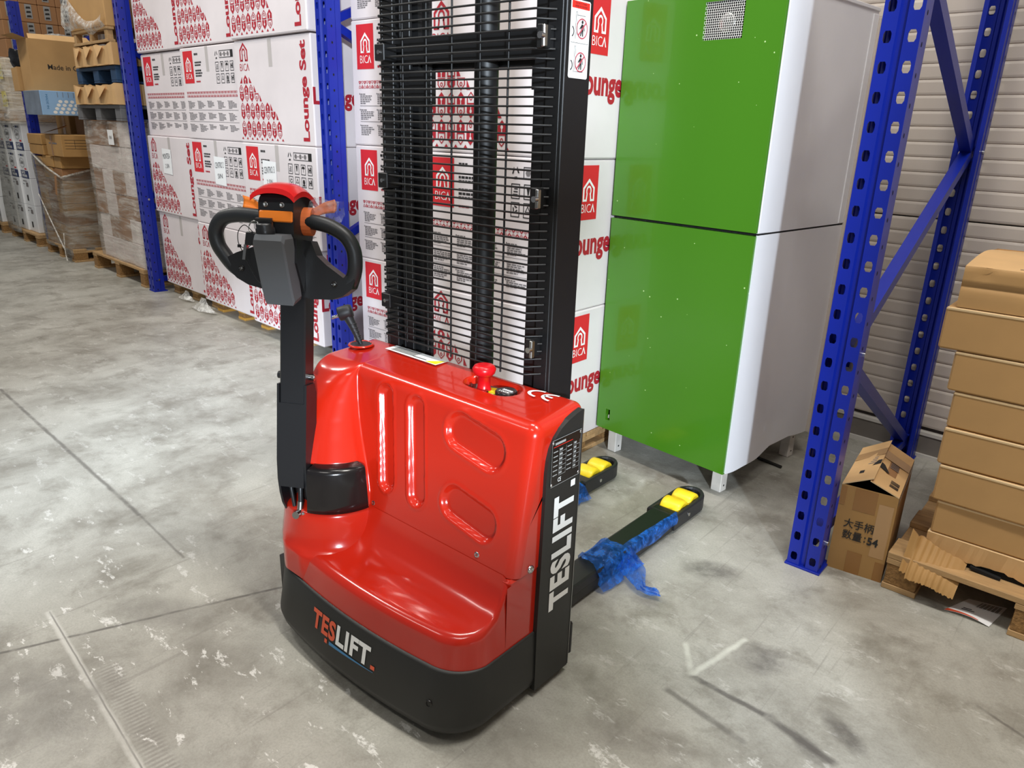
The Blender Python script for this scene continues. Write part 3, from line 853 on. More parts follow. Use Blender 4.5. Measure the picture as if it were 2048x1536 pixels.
def tiller_head():
    h = MB()
    # shield shaped lower plate
    L_ = [(-0.205, 0.098), (-0.19, 0.070), (-0.165, 0.047), (-0.13, 0.030), (-0.08, 0.020), (-0.03, 0.013), (0.06, 0.002), (0.118, 0.004), (0.150, 0.016), (0.175, 0.036), (0.183, 0.060), (0.172, 0.080), (0.150, 0.066), (0.10, 0.098), (0.072, 0.122), (0.055, 0.16), (-0.070, 0.17), (-0.088, 0.150), (-0.115, 0.136), (-0.165, 0.118)]
    h.prism(L_, lambda a, b: (a, b, -0.038), lambda a, b: (a, b, 0.004), 'black_plastic')
    # head block: side profile (c, b) swept across
    pr = [(0.062, 0.165), (0.066, 0.205), (0.066, 0.255), (0.060, 0.268), (0.035, 0.288), (0.0, 0.298), (-0.03, 0.290), (-0.052, 0.262), (-0.055, 0.17), (-0.04, 0.12), (0.0, 0.12)]
    h.prism(pr, lambda c, b: (-0.066, b, c), lambda c, b: (0.034, b, c), 'black_plastic')
    h.prism([(0.0, 0.11), (0.058, 0.165), (0.058, 0.10), (0.01, 0.02)], lambda c, b: (-0.05, b, c), lambda c, b: (0.04, b, c), 'black_plastic')
    head = tput('tiller_head', h, None, 'black tiller head with shield shaped plate'); fixn(head)
    cap = MB()
    rows = []
    n = 14
    for i in range(n+1):
        t = i/n; c = lerp(0.088, -0.062, t); z = 0.262+0.044*math.sin(PI*(0.18+0.72*t))+0.006
        row = []
        for j in range(13):
            u = j/12; a = lerp(-0.078, 0.046, u); e = abs(2*u-1)
            row.append((a, z-0.010*e**5-0.012*e*e, c))
        rows.append(row)
    cap.grid(rows, 'red_cap', True)
    low = [[(a*1.0, z-0.014, c) for a, z, c in r] for r in rows]
    cap.grid([rows[0], low[0]], 'red_cap', False); cap.grid([low[-1], rows[-1]], 'red_cap', False)
    cap.grid([[r[0] for r in low], [r[0] for r in rows]], 'red_cap', False); cap.grid([[r[-1] for r in rows], [r[-1] for r in low]], 'red_cap', False)
    tput('head_cap', cap, head, 'curved glossy red cap')
    pl = MB(); pl.box(-0.062, 0.205, 0.064, 0.033, 0.234, 0.073, 'orange_plastic', 0.003); tput('orange_panel', pl, head, 'orange front strip')
    for a in (-0.045, 0.002):
        s = MB(); s.lathe([(0.0075, 0), (0.007, 0.002), (0.0045, 0.0025), (0.004, 0.001), (0, 0.001)], (a, 0.250, 0.0665), 'steel', 12); tput('head_screw', s, head)
    for a, b in ((-0.150, 0.075), (0.125, 0.047)):
        s = MB(); s.lathe([(0.0085, 0.0), (0.0085, 0.003), (0.006, 0.0035), (0.005, 0.001), (0, 0.001)], (a, b, 0.004), 'black_gloss', 12); s.lathe([(0.004, 0.002), (0, 0.003)], (a, b, 0.004), 'steel', 8); tput('head_screw', s, head)
    # loop grips
    lg = MB(); lg.tube(smooth_path([(-0.066, 0.214, 0.005), (-0.105, 0.219, 0.010), (-0.160, 0.220, 0.010), (-0.205, 0.208, 0.006), (-0.229, 0.175, 0.0), (-0.227, 0.138, -0.006), (-0.208, 0.106, -0.012), (-0.186, 0.080, -0.016), (-0.165, 0.066, -0.018)]), 0.0205, 'grip_black', 18)
    tput('loop_grip', lg, head)
    rg = MB(); rg.tube(smooth_path([(0.034, 0.212, 0.0), (0.075, 0.210, 0.010), (0.118, 0.200, 0.010), (0.156, 0.178, 0.006), (0.176, 0.145, 0.0), (0.180, 0.105, -0.006), (0.172, 0.070, -0.014), (0.152, 0.044, -0.017), (0.13, 0.032, -0.018)]), 0.0205, 'grip_black', 18)
    tput('loop_grip', rg, head)
    # butterfly throttles
    for sgn, m1 in ((1, 'orange_dull'), (-1, 'orange_plastic')):
        X = 0.034 if sgn > 0 else -0.066
        t = MB()
        poly = []
        for i in range(20):
            a = 2*PI*i/20; poly.append((0.0+0.026*math.cos(a), 0.212+0.038*math.sin(a)))
        t.prism(poly, lambda c, b: (X, b, c), lambda c, b: (X+sgn*0.026, b, c*0.9), m1)
        for i in range(6):
            pass
        path = smooth_path([(X+sgn*0.012, 0.225, 0.01), (X+sgn*0.03, 0.237, -0.005), (X+sgn*0.055, 0.250, -0.012), (X+sgn*0.085, 0.256, -0.008)], 4)
        rows = []
        for i, p in enumerate(path):
            k = i/(len(path)-1); w = lerp(0.012, 0.019, k)
            rows.append([(p.x, p.y-w*0.9, p.z+0.006), (p.x, p.y-w*0.4, p.z+0.0), (p.x, p.y+w*0.4, p.z-0.003), (p.x, p.y+w, p.z+0.004), (p.x, p.y+w*0.4, p.z-0.011), (p.x, p.y-w*0.5, p.z-0.009)])
        t.grid(rows, m1, True, True); t.poly(rows[-1], m1)
        to = tput('butterfly_throttle', t, head, 'orange thumb lever'); fixn(to)
        if sgn > 0:
            f = MB(); rows = []
            for i in range(7):
                k = i/6; cc = lerp(0.05, 0.135, k)
                rows.append([(cc, 0.246+0.026*math.cos(2*PI*j/10)*(1+0.25*math.sin(3*j+i)), -0.012+0.026*math.sin(2*PI*j/10)*(1+0.2*math.cos(2*j+i*2))) for j in range(10)])
            f.grid(rows, 'clear_film', True, True); tput('clear_wrap', f, to, 'clear protective film round the lever')
    # grey box on the front with a black cap
    g = MB()
    sec = [(-0.006, 0.020), (0.150, 0.068), (0.166, 0.120), (0.150, 0.128), (0.018, 0.082), (-0.014, 0.060)]
    sec = [(0.0, 0.006), (0.175, 0.066), (0.170, 0.118), (0.155, 0.124), (0.03, 0.074), (-0.016, 0.052)]
    a0, a1 = -0.054, 0.034
    n = len(sec)
    def sp(a, q, k): bm = sum(x[0] for x in sec)/n; cm = sum(x[1] for x in sec)/n; return (a, bm+(q[0]-bm)*k, cm+(q[1]-cm)*k)
    rows = [[sp(a, q, k) for q in sec] for a, k in ((a0, 0.88), (a0+0.006, 1.0), (a1-0.006, 1.0), (a1, 0.88))]
    g.grid(rows, 'grey_plastic', False, True); g.poly(rows[0], 'grey_plastic'); g.poly(rows[-1][::-1], 'grey_plastic')
    gb = tput('grey_case', g, head, 'slim grey plastic case'); fixn(gb)
    c = MB()
    ax = Vector((0, 0.9, 0.30)).normalized(); e1 = Vector((1, 0, 0)); e2 = ax.cross(e1)
    cc = Vector((-0.030, 0.178, 0.094))
    c.lathe([(0.025, -0.004), (0.025, 0.008), (0.022, 0.011), (0.022, 0.022), (0.019, 0.025), (0, 0.025)], cc, 'black_plastic', 20, (e1, e2, ax))
    q = cc+ax*0.024
    c.prism([(-0.022, -0.005), (0.022, -0.005), (0.022, 0.005), (-0.022, 0.005)], lambda a, b: q+e1*a+e2*b, lambda a, b: q+e1*a+e2*b+ax*0.012, 'black_plastic')
    tput('key_switch', c, gb, 'black knob')
tiller_head()
def keys():
    k = MB()
    k.lathe([(0.016, -0.002), (0.018, 0.0), (0.016, 0.002), (0.014, 0), (0.016, -0.002)], (-0.058, 0.188, 0.105), 'steel', 18, ((1, 0, 0.2), (0, 1, 0), (-0.2, 0, 1)))
    k.box(-0.080, 0.140, 0.100, -0.052, 0.176, 0.107, 'black_plastic', 0.003)
    k.box(-0.082, 0.102, 0.1025, -0.074, 0.142, 0.1045, 'steel')
    k.xf(lambda a, b, c: (a+0.12*(b-0.18), b, c))
    t = MB()
    t.tube(smooth_path([(-0.056, 0.172, 0.106), (-0.082, 0.192, 0.108), (-0.103, 0.172, 0.104), (-0.102, 0.140, 0.100), (-0.078, 0.133, 0.102), (-0.06, 0.15, 0.108), (-0.056, 0.172, 0.106)]), 0.0012, 'black_plastic', 6)
    t.tube(smooth_path([(-0.101, 0.138, 0.100), (-0.098, 0.10, 0.07), (-0.08, 0.05, 0.05), (-0.058, 0.028, 0.036)]), 0.0011, 'black_plastic', 6)
    t.box(-0.105, 0.133, 0.097, -0.098, 0.141, 0.104, 'black_plastic')
    root = thing('key_ring', 'small black headed key hanging by a wire tie on the grey tiller case', 'key', tl(-0.06, 0.17, 0.105))
    L0 = Vector(root.location)
    for nm, mb in (('key', k), ('wire_tie', t)):
        mb.xf(tl); mb.xf(lambda x, y, z: (x-L0.x, y-L0.y, z-L0.z)); put(nm, mb, root)
keys()

# mast ----------------------------------------------------------
def mast():
    ZT = 2.3
    y0, y1 = 1.503, 1.608
    for sgn, xo in ((1, -1.150), (-1, -1.828)):
        mb = MB(); w = 0.056
        xi = xo-sgn*w
        mb.box(xo, y0, 0.05, xo-sgn*0.012, y1, ZT, 'mast_black', 0.002)
        mb.box(xo-sgn*0.011, y0, 0.05, xi, y0+0.014, ZT, 'mast_black', 0.002); mb.box(xo-sgn*0.011, y1-0.014, 0.05, xi, y1, ZT, 'mast_black', 0.002)
        o = mput('mast_channel', mb)
        if sgn > 0: right = o
        i = MB(); a = xi-sgn*0.004; b = a-sgn*0.048
        i.box(a, y0+0.018, 0.09, a-sgn*0.010, y1-0.016, ZT-0.05, 'mast_black', 0.002)
        i.box(a-sgn*0.009, y0+0.018, 0.09, b, y0+0.030, ZT-0.05, 'mast_black', 0.002); i.box(a-sgn*0.009, y1-0.028, 0.09, b, y1-0.016, ZT-0.05, 'mast_black', 0.002)
        mput('inner_mast_channel', i)
    cr = MB(); cr.box(-1.775, 1.512, 1.672, -1.205, 1.530, 1.738, 'mast_black', 0.002); cr.box(-1.77, 1.575, 1.66, -1.21, 1.60, 1.73, 'mast_black', 0.002); mput('mast_crossbar', cr)
    br = MB(); br.box(-1.72, 1.515, 1.565, -1.625, 1.535, 1.656, 'mast_black', 0.002); mput('roller_bracket', br); br = MB(); br.box(-1.262, 1.518, 1.60, -1.205, 1.535, 1.656, 'mast_black'); mput('roller_bracket', br)
    cy = MB(); cy.cyl((-1.452, 1.556, 0.08), (-1.452, 1.556, 2.25), 0.033, 'mast_black', 24); cy.cyl((-1.452, 1.556, 0.08), (-1.452, 1.556, 0.9), 0.036, 'mast_black', 24); mput('lift_cylinder', cy)
    ch = MB(); ch.box(-1.70, 1.552, 0.1, -1.672, 1.564, 2.25, 'black_plastic'); ch.box(-1.735, 1.545, 0.1, -1.71, 1.57, 2.25, 'black_plastic'); mput('lift_chain', ch)
    bt = MB(); bt.box(-1.826, 1.50, 0.05, -1.152, 1.612, 0.12, 'mast_black', 0.003); mput('mast_foot', bt)
    # no-standing decal on the outer face of the right channel (x = -1.150)
    d = MB(); X = -1.1488
    ya, yb, za, zb = 1.516, 1.594, 1.626, 1.797
    def dp(a, b, o=0.0): return (X+o, lerp(ya, yb, a), lerp(za, zb, b))
    def rect(a0, b0, a1, b1, m, o): d.poly([dp(a0, b0, o), dp(a1, b0, o), dp(a1, b1, o), dp(a0, b1, o)], m)
    c = 0.05
    d.poly([dp(a, b) for a, b in ((c, 0), (1-c, 0), (1, 0.02), (1, 0.98), (1-c, 1), (c, 1), (0, 0.98), (0, 0.02))], 'white_print')
    rect(0.05, 0.89, 0.95, 0.98, 'decal_red', 0.0006)
    d.mesh2d(fit(text2d('DO NOT STAND', 1, 0.0), 0.22, 0.943, 0.78, 0.965), lambda a, b: dp(a, b, 0.0012), 'print_black')
    d.mesh2d(fit(text2d('UNDER OR ON FORKS', 1, 0.0), 0.18, 0.905, 0.82, 0.93), lambda a, b: dp(a, b, 0.0012), 'print_black')
    rect(0.04, 0.455, 0.96, 0.46, 'print_black', 0.0006)
    asp = (zb-za)/(yb-ya)
    for cy_, cb in ((0.60, 0.645), (0.60, 0.215)):
        for k in range(28):
            t0, t1 = 2*PI*k/28, 2*PI*(k+1)/28
            d.poly([dp(cy_+r*math.cos(t), cb+r*math.sin(t)/asp, 0.0006) for r, t in ((0.25, t0), (0.29, t0), (0.29, t1), (0.25, t1))], 'decal_ring')
        s2 = 0.7071
        d.poly([dp(cy_+a*0.26*s2+b*0.018, cb+(a*0.26*s2-b*0.018)/asp, 0.0014) for a, b in ((-1, -1), (1, -1), (1, 1), (-1, 1))], 'decal_ring')
        for k in range(10):
            pass
        d.poly([dp(cy_+0.05*math.cos(2*PI*k/12), cb+(0.185+0.05*math.sin(2*PI*k/12))/asp, 0.001) for k in range(12)], 'print_black')
        for q in ([(-0.05, 0.12), (0.05, 0.12), (0.06, -0.06), (-0.06, -0.06)], [(-0.05, -0.04), (0.01, -0.04), (-0.05, -0.21), (-0.10, -0.21)], [(0.0, -0.04), (0.06, -0.04), (0.06, -0.21), (0.01, -0.21)], [(0.05, 0.11), (0.09, 0.08), (0.13, -0.05), (0.10, -0.07)], [(-0.05, 0.10), (-0.14, 0.0), (-0.11, -0.03), (-0.04, 0.05)]):
            d.poly([dp(cy_+a, cb+b/asp, 0.001) for a, b in q], 'print_black')
        rect(0.26, cb-0.14, 0.275, cb+0.20, 'print_black', 0.0006); rect(0.33, cb-0.10, 0.342, cb+0.20, 'print_black', 0.0006); rect(0.26, cb+0.197, 0.342, cb+0.202, 'print_black', 0.0006)
        for k in range(8):
            t0, t1 = -1.1+2.2*k/8, -1.1+2.2*(k+1)/8
            d.poly([dp(0.02+r*math.cos(t), cb-0.05+r*math.sin(t)/asp*0.9, 0.0006) for r, t in ((0.15, t0), (0.19, t0), (0.19, t1), (0.15, t1))], 'print_black')
    rect(0.342, 0.835-0.03, 0.75, 0.811, 'print_black', 0.0006); rect(0.30, 0.085, 0.75, 0.091, 'print_black', 0.0006)
    mput('warning_decal', d, right, 'white decal with two no-people pictograms and a red header')
mast()
def guard():
    yg, ye = 1.462, 1.500
    n = 0; z = 0.874
    w = MB()
    w.tube([(-1.788, ye+0.012, 0), (-1.790, yg+0.006, 0), (-1.782, yg, 0), (-1.212, yg, 0), (-1.204, yg+0.003, 0), (-1.178, ye, 0)], 0.0028, 'mast_black', 6)
    w.xf(lambda x, y, z_: (x-MX, y-MY, z_)); me = w.mesh('horizontal_wire')
    while z < 2.19:
        o = put('horizontal_wire', me, stacker); o.location = (0, 0, z); z += 0.0214; n += 1
    for x in (-1.688, -1.592, -1.494, -1.392, -1.296):
        v = MB(); v.cyl((x, yg+0.005, 0.86 if x > -1.6 else 0.866), (x, yg+0.005, 2.205), 0.0028, 'mast_black', 6); mput('vertical_wire', v)
    for x, z_ in ((-1.186, 1.713), (-1.186, 1.342), (-1.186, 0.952), (-1.785, 1.70), (-1.785, 1.35), (-1.785, 0.985)):
        k = MB()
        if x > -1.5:
            k.box(x-0.016, yg-0.004, z_-0.026, x+0.002, yg+0.040, z_+0.026, 'mast_black', 0.002)
            k.box(x+0.002, yg-0.010, z_-0.024, x+0.012, yg+0.004, z_+0.024, 'steel', 0.002); k.cyl((x+0.006, yg-0.008, z_), (x+0.006, yg-0.020, z_), 0.008, 'chrome', 8)
        else:
            k.box(x-0.012, yg-0.006, z_-0.022, x+0.030, yg+0.042, z_+0.022, 'mast_black', 0.002); k.cyl((x+0.01, yg-0.004, z_), (x+0.01, yg-0.011, z_), 0.006, 'chrome', 8)
        mput('guard_clip', k)
guard()
def forks():
    for dx in (0.0, -0.435):
        f = MB()
        xa, xb = -1.270+dx, -1.163+dx
        sec = [(xa, 0.058), (xa+0.006, 0.084), (xa+0.012, 0.0865), (xb-0.012, 0.0865), (xb-0.004, 0.083), (xb, 0.058)]
        f.prism(sec[::-1], lambda x, z: (x, 1.56, z), lambda x, z: (x+(0.012 if x > -1.21+dx-0.01 and False else 0), 2.372, z), 'black_paint')
        mput('lifting_fork', f)
        l = MB(); l.box(xa+0.010, 1.50, 0.012, xb-0.006, 2.40, 0.053, 'black_paint', 0.003)
        lo = mput('support_leg', l)
        r = MB()
        x0, x1, yA, yB = -1.292+dx, -1.163+dx, 2.385, 2.690
        def ring(k, z):
            c = (x0+x1)/2; hw = (x1-x0)/2-k; P = [(c-hw, yA+k), (c+hw, yA+k), (c+hw, yB-0.085)]
            for i in range(1, 12):
                a = PI*i/12; P.append((c+hw*math.cos(a), yB-0.085+(0.085-k)*math.sin(a)))
            P.append((c-hw, yB-0.085)); return [(x, y, z) for x, y in P]
        r.grid([ring(0, 0.016), ring(0, 0.070), ring(0.004, 0.077), ring(0.014, 0.077), ring(0.018, 0.070), ring(0.018, 0.016), ring(0, 0.016)], 'rubber', False, True)
        r.box(x0+0.012, yA+0.01, 0.05, x1-0.012, yA+0.05, 0.074, 'black_paint')
        mput('roller_frame', r, lo)
        for yy in (2.490, 2.582):
            w = MB(); c = (x0+x1)/2
            w.lathe([(0.018, -0.046), (0.040, -0.046), (0.047, -0.040), (0.0485, -0.02), (0.0485, 0.02), (0.047, 0.040), (0.040, 0.046), (0.034, 0.043), (0.018, 0.043)], (c, yy, 0.0495), 'yellow_wheel', 28, ((0, 1, 0), (0, 0, 1), (1, 0, 0)))
            w.cyl((c-0.047, yy, 0.0495), (c+0.047, yy, 0.0495), 0.024, 'hub_dark', 14)
            mput('load_roller', w, lo, 'yellow roller')
        b = MB(); b.cyl((x1-0.004, 2.50, 0.046), (x1+0.003, 2.50, 0.046), 0.008, 'chrome', 12); mput('axle_bolt', b, lo)
    c = MB(); c.box(-1.72, 1.612, 0.06, -1.15, 1.635, 0.45, 'black_paint', 0.004); mput('fork_carriage', c)
forks()
def blue_wraps():
    # crumpled blue film round the near fork
    def sheet(name, label, loc, yc, x0, x1, ya, yb, zt, tail):
        root = thing(name, label, 'plastic film', loc)
        L0 = Vector(loc); mb = MB(); rnd = random.Random(int(abs(yc*100)))
        rows = []
        sec = [(x0-0.012, 0.02), (x0-0.006, 0.075), (x0+0.012, zt+0.008), (lerp(x0, x1, 0.3), zt+0.006), (lerp(x0, x1, 0.55), zt+0.012), (lerp(x0, x1, 0.8), zt+0.010), (x1-0.006, zt+0.008), (x1+0.008, 0.066), (x1+0.014, 0.03), (x1+0.03, 0.008)]
        n = 14
        for i in range(n+1):
            t = i/n; y = lerp(ya, yb, t); row = []
            for j, (x, z) in enumerate(sec):
                jj = j/(len(sec)-1)
                k = 0.012*math.sin(9*t+5*jj)+rnd.uniform(-0.005, 0.006)
                yy = y+0.06*(0.5-jj)*(1-t)-0.03*math.sin(4*jj)+k*0.8
                row.append((x+(0.5*k if j > 5 else 0), yy, max(0.004, z+max(0, k)*0.8 if z > 0.06 else z+abs(k)*0.4)))
            rows.append(row)
        mb.grid(rows, 'blue_film', True)
        mb.xf(lambda x, y, z: (x-L0.x, y-L0.y, z)); put('film_sheet', mb, root)
        if tail:
            tb = MB(); rows = []
            for i in range(15):
                t = i/14; cx = lerp(x1-0.01, x1+0.175, t); cy = lerp(lerp(ya, yb, 0.75), lerp(ya, yb, 0.42), t)+0.02*math.sin(7*t); w = lerp(0.10, 0.012, t**0.6)
                if t > 0.85: w = 0.018
                row = []
                for j in range(9):
                    q = j/8*2-1; hgt = lerp(0.062, 0.012, min(1, t*1.4))*(1-0.7*abs(q))+0.016*abs(math.sin(5*q+6*t))+rnd.uniform(0, 0.008)
                    row.append((cx+0.02*q*math.sin(3*t+1), cy+w*q*0.75, 0.004+max(0, hgt)))
                rows.append(row)
            tb.grid(rows, 'blue_film', True); tb.xf(lambda x, y, z: (x-L0.x, y-L0.y, z)); put('torn_tail', tb, root)
            st = MB(); rows = []
            for i in range(16):
                t = i/15; y = lerp(yb-0.02, 2.40, t); w = lerp(0.035, 0.012, t)
                rows.append([(x1+0.002, y, 0.040+0.006*math.sin(9*t)), (x1+0.005, y, 0.062), (x1-0.004, y, 0.090+0.003*math.sin(14*t)), (x1-w*0.8, y, 0.0905+0.004*abs(math.sin(11*t)))])
            st.grid(rows, 'blue_film', True); st.xf(lambda x, y, z: (x-L0.x, y-L0.y, z)); put('film_strip', st, root)
    sheet('plastic_film', 'crumpled torn blue plastic film around the near fork of the stacker', (-1.20, 2.02, 0), 2.02, -1.270, -1.163, 1.87, 2.07, 0.0865, True)
    sheet('plastic_film', 'dark blue plastic film bunched on the far fork beside its yellow rollers', (-1.65, 2.33, 0), 2.33, -1.705, -1.598, 2.22, 2.36, 0.0865, False)
blue_wraps()

# ------------------------------------------------------------------ racks
def post_meshes(H, pitch=0.0835, w=0.112, dep=0.095):
    """perforated open-backed post: front face towards -y, x from -w/2 to w/2"""
    mb = MB(); m = 'rack_blue'
    x = [-w/2, -w/2+0.044, -w/2+0.049, w/2-0.049, w/2-0.044, w/2]
    def strip(xa, xb, y):
        n = int(H/pitch)
        for i in range(n):
            z0 = i*pitch; cz = z0+pitch*0.5; cx = (xa+xb)/2
            hw, hh = 0.0115, 0.0165
            hole = [(cx-hw*0.62, cz-hh), (cx+hw*0.62, cz-hh), (cx+hw, cz-hh*0.5), (cx+hw, cz+hh*0.5), (cx+hw*0.62, cz+hh), (cx-hw*0.62, cz+hh), (cx-hw, cz+hh*0.5), (cx-hw, cz-hh*0.5)]
            out = [(xa, z0), (xb, z0), (xb, cz-hh*0.5), (xb, cz+hh*0.5), (xb, z0+pitch), (xa, z0+pitch), (xa, cz+hh*0.5), (xa, cz-hh*0.5)]
            for k in range(8):
                q = (k+1) % 8
                mb.poly([(out[k][0], y, out[k][1]), (out[q][0], y, out[q][1]), (hole[q][0], y, hole[q][1]), (hole[k][0], y, hole[k][1])], m)
                mb.poly([(hole[k][0], y, hole[k][1]), (hole[q][0], y, hole[q][1]), (hole[q][0], y+0.003, hole[q][1]), (hole[k][0], y+0.003, hole[k][1])], m)
        Ht = n*pitch
        return Ht
    Ht = strip(x[0], x[1], 0); strip(x[4], x[5], 0)
    def q(a, b): mb.poly([(a[0], a[1], 0), (b[0], b[1], 0), (b[0], b[1], Ht), (a[0], a[1], Ht)], m)
    q((x[1], 0), (x[2], 0.012)); q((x[2], 0.012), (x[3], 0.012)); q((x[3], 0.012), (x[4], 0))
    for sg in (-1, 1):
        e = sg*w/2
        q((e, 0), (e, 0.055)); q((e, 0.055), (e-sg*0.004, 0.06)); q((e-sg*0.004, 0.06), (e-sg*0.004, dep)); q((e-sg*0.004, dep), (e-sg*0.022, dep))
    # small bolt holes on the flange
    for i in range(int(H/pitch)):
        zc = i*pitch+0.02
        for sg in (-1, 1):
            e = sg*(w/2+0.0006); mb.poly([(e, 0.03+0.0055*math.cos(2*PI*k/8), zc+0.0075*math.sin(2*PI*k/8)) for k in range(8)], 'dark_void')
    return mb
POST = post_meshes(2.75).mesh('post')
PB = MB(); PB.box(-0.062, -0.006, 0.0, 0.066, 0.115, 0.008, 'rack_blue', 0.001); PLATE = PB.mesh('base_plate')
def upright(label, x, y, rz, depth=1.33, braces=None):
    root = thing('rack_upright', label, 'rack', (x, y, 0), rz, 'blue pallet rack uprights')
    a = put('post', POST, root)
    b = put('post', POST, root); b.rotation_euler = (0, 0, PI); b.location = (0, depth+0.095, 0)
    p = put('base_plate', PLATE, a); p = put('base_plate', PLATE, b)
    y0, y1 = 0.05, depth+0.045
    for (ya, za, yb, zb) in (braces or [(y1, 0.09, y0, 0.80), (y0, 0.83, y1, 1.475), (y1, 1.475, y0, 2.05), (y0, 2.05, y1, 2.66)]):
        mb = MB(); d = Vector((0, yb-ya, zb-za)); L_ = d.length; d.normalize(); nn = Vector((0, -d.z, d.y))
        sec = [(-0.022, -0.022), (0.022, -0.022), (0.022, 0.022), (-0.022, 0.022)]
        mb.prism(sec, lambda s, t: Vector((s, ya, za))+nn*t, lambda s, t: Vector((s, yb, zb))+nn*t, 'rack_blue')
        o = put('diagonal_brace', mb, root); fixn(o)
    mb = MB(); mb.box(-0.022, y0, 0.085, 0.022, y1, 0.13, 'rack_blue'); put('tie_bar', mb, root)
    for (yy, zz) in ((y0, 0.83), (y1, 1.475), (y0, 0.11)):
        c = MB(); c.cyl((0.054, yy, zz), (0.064, yy, zz), 0.010, 'chrome', 8); put('brace_bolt', c, root)
    return root
upright('blue perforated rack upright standing right of the green cabinet', -0.695, 2.500, math.radians(0.5))
upright('blue perforated rack upright between the left and right walls of white and red cartons', -3.79, 2.70, RZ)
upright('blue perforated rack upright at the left end of the white and red carton wall', -6.87, 2.885, RZ)
upright('farthest blue rack upright, behind the open carton of black sacks at far left', -9.99, 3.06, RZ)

# ------------------------------------------------------------------ pallets
def pallet(label, x, y, rz, L_=0.88, D=1.30, wood='wood', group=None, nb=5, h=0.144, name='pallet'):
    """front-left corner at x, y; L_ along x, D along y"""
    root = thing(name, label, 'pallet', (x, y, 0), rz, group)
    for i in range(nb):
        yy = lerp(0, D-0.13, i/(nb-1)); b = MB(); b.box(0, yy, h-0.022, L_, yy+0.13, h, wood, 0.002); put('deck_board', b, root)
    for j in range(3):
        xx = lerp(0, L_-0.11, j/2); b = MB(); b.box(xx, 0, h-0.044, xx+0.11, D, h-0.0225, wood, 0.002); put('stringer_board', b, root)
        for i in range(3):
            yy = lerp(0, D-0.14, i/2); k = MB(); k.box(xx+0.004, yy+0.003, 0.022, xx+0.106, yy+0.137, h-0.0445, 'chip_wood', 0.002); put('block', k, root)
        b = MB(); b.box(xx, 0, 0.0, xx+0.11, D, 0.0215, wood, 0.002); put('bottom_board', b, root)
    return root

# ------------------------------------------------------------------ printed white cartons
LW, LH = 0.94, 0.64
def house(mb, cx, cy, w, h, m, up, kind, z=0.0):
    s = 1 if up else -1
    pts = [(-0.5, -0.5), (0.5, -0.5), (0.5, 0.04), (0.0, 0.52), (-0.5, 0.04)]
    P = [(cx+a*w, cy+s*b*h) for a, b in pts]
    if kind == 0:
        mb.poly([(x, y, z) for x, y in P], m)
        q = [(cx+0.15*w*math.cos(2*PI*k/8), cy+s*(-0.04*h)+0.16*h*math.sin(2*PI*k/8)) for k in range(8)]
        mb.poly([(x, y, z+0.0006) for x, y in q], 'box_white')
        mb.poly([(x, y, z+0.0006) for x, y in [(cx-0.06*w, cy-s*0.5*h), (cx+0.06*w, cy-s*0.5*h), (cx+0.04*w, cy-s*0.1*h), (cx-0.04*w, cy-s*0.1*h)]], 'box_white')
    else:
        k = 0.74
        Q = [(cx+a*w*k, cy+s*b*h*k) for a, b in pts]
        for i in range(5):
            j = (i+1) % 5
            mb.poly([(P[i][0], P[i][1], z), (P[j][0], P[j][1], z), (Q[j][0], Q[j][1], z), (Q[i][0], Q[i][1], z)], m)
        for i in range(8):
            t0, t1 = 2*PI*i/8, 2*PI*(i+1)/8
            mb.poly([(cx+r*w*math.cos(t), cy+r*h*math.sin(t), z) for r, t in ((0.10, t0), (0.19, t0), (0.19, t1), (0.10, t1))], m)
def rect(mb, x0, y0, x1, y1, m, z=0.0): mb.poly([(x0, y0, z), (x1, y0, z), (x1, y1, z), (x0, y1, z)], m)
def logo(mb, x, y, w, m, z):
    """house outline with a keyhole figure and the word under it; w wide"""
    h = w*1.15; t = 0.09
    A = [(0, 0), (0.36, 0), (0.36, 0.10), (0.12, 0.10), (0.12, 0.60), (0.5, 0.93), (0.88, 0.60), (0.88, 0.10), (0.64, 0.10), (0.64, 0), (1, 0), (1, 0.66), (0.5, 1.10), (0, 0.66)]
    q = lambda a, b: (x+a*w, y+0.55*w+b*w, z)
    for p in ([0, 1, 2, 3], [0, 3, 4, 13], [13, 4, 5, 12], [5, 6, 11, 12], [6, 7, 10, 11], [7, 8, 9, 10]): mb.poly([q(*A[i]) for i in p], m)
    for i in range(10):
        t0, t1 = -0.9+5.0*i/10-0.12, -0.9+5.0*(i+1)/10-0.12
        mb.poly([q(0.5+r*math.cos(tt), 0.50+r*1.15*math.sin(tt)) for r, tt in ((0.14, t0), (0.23, t0), (0.23, t1), (0.14, t1))], m)
    for sg in (-1, 1): mb.poly([q(0.5+sg*a, b) for a, b in ((0.10, 0.36), (0.18, 0.40), (0.26, 0.02), (0.15, 0.02))], m)
    tx = fit(text2d('BIC', 1, -0.012), -0.08, 0.0, 0.72, 0.42)
    mb.mesh2d(tx, lambda a, b: (x+a*w, y+b*w, z), m)
    for pts in ([(0.72, 0), (0.80, 0), (0.95, 0.36), (0.91, 0.43)], [(1.10, 0), (1.02, 0), (0.90, 0.33), (0.93, 0.43)]): mb.poly([(x+a*w, y+b*w, z) for a, b in pts], m)
def tape(mb): rect(mb, 0.445, 0.47, 0.49, LH-0.004, 'tape_grey', 0.0008)
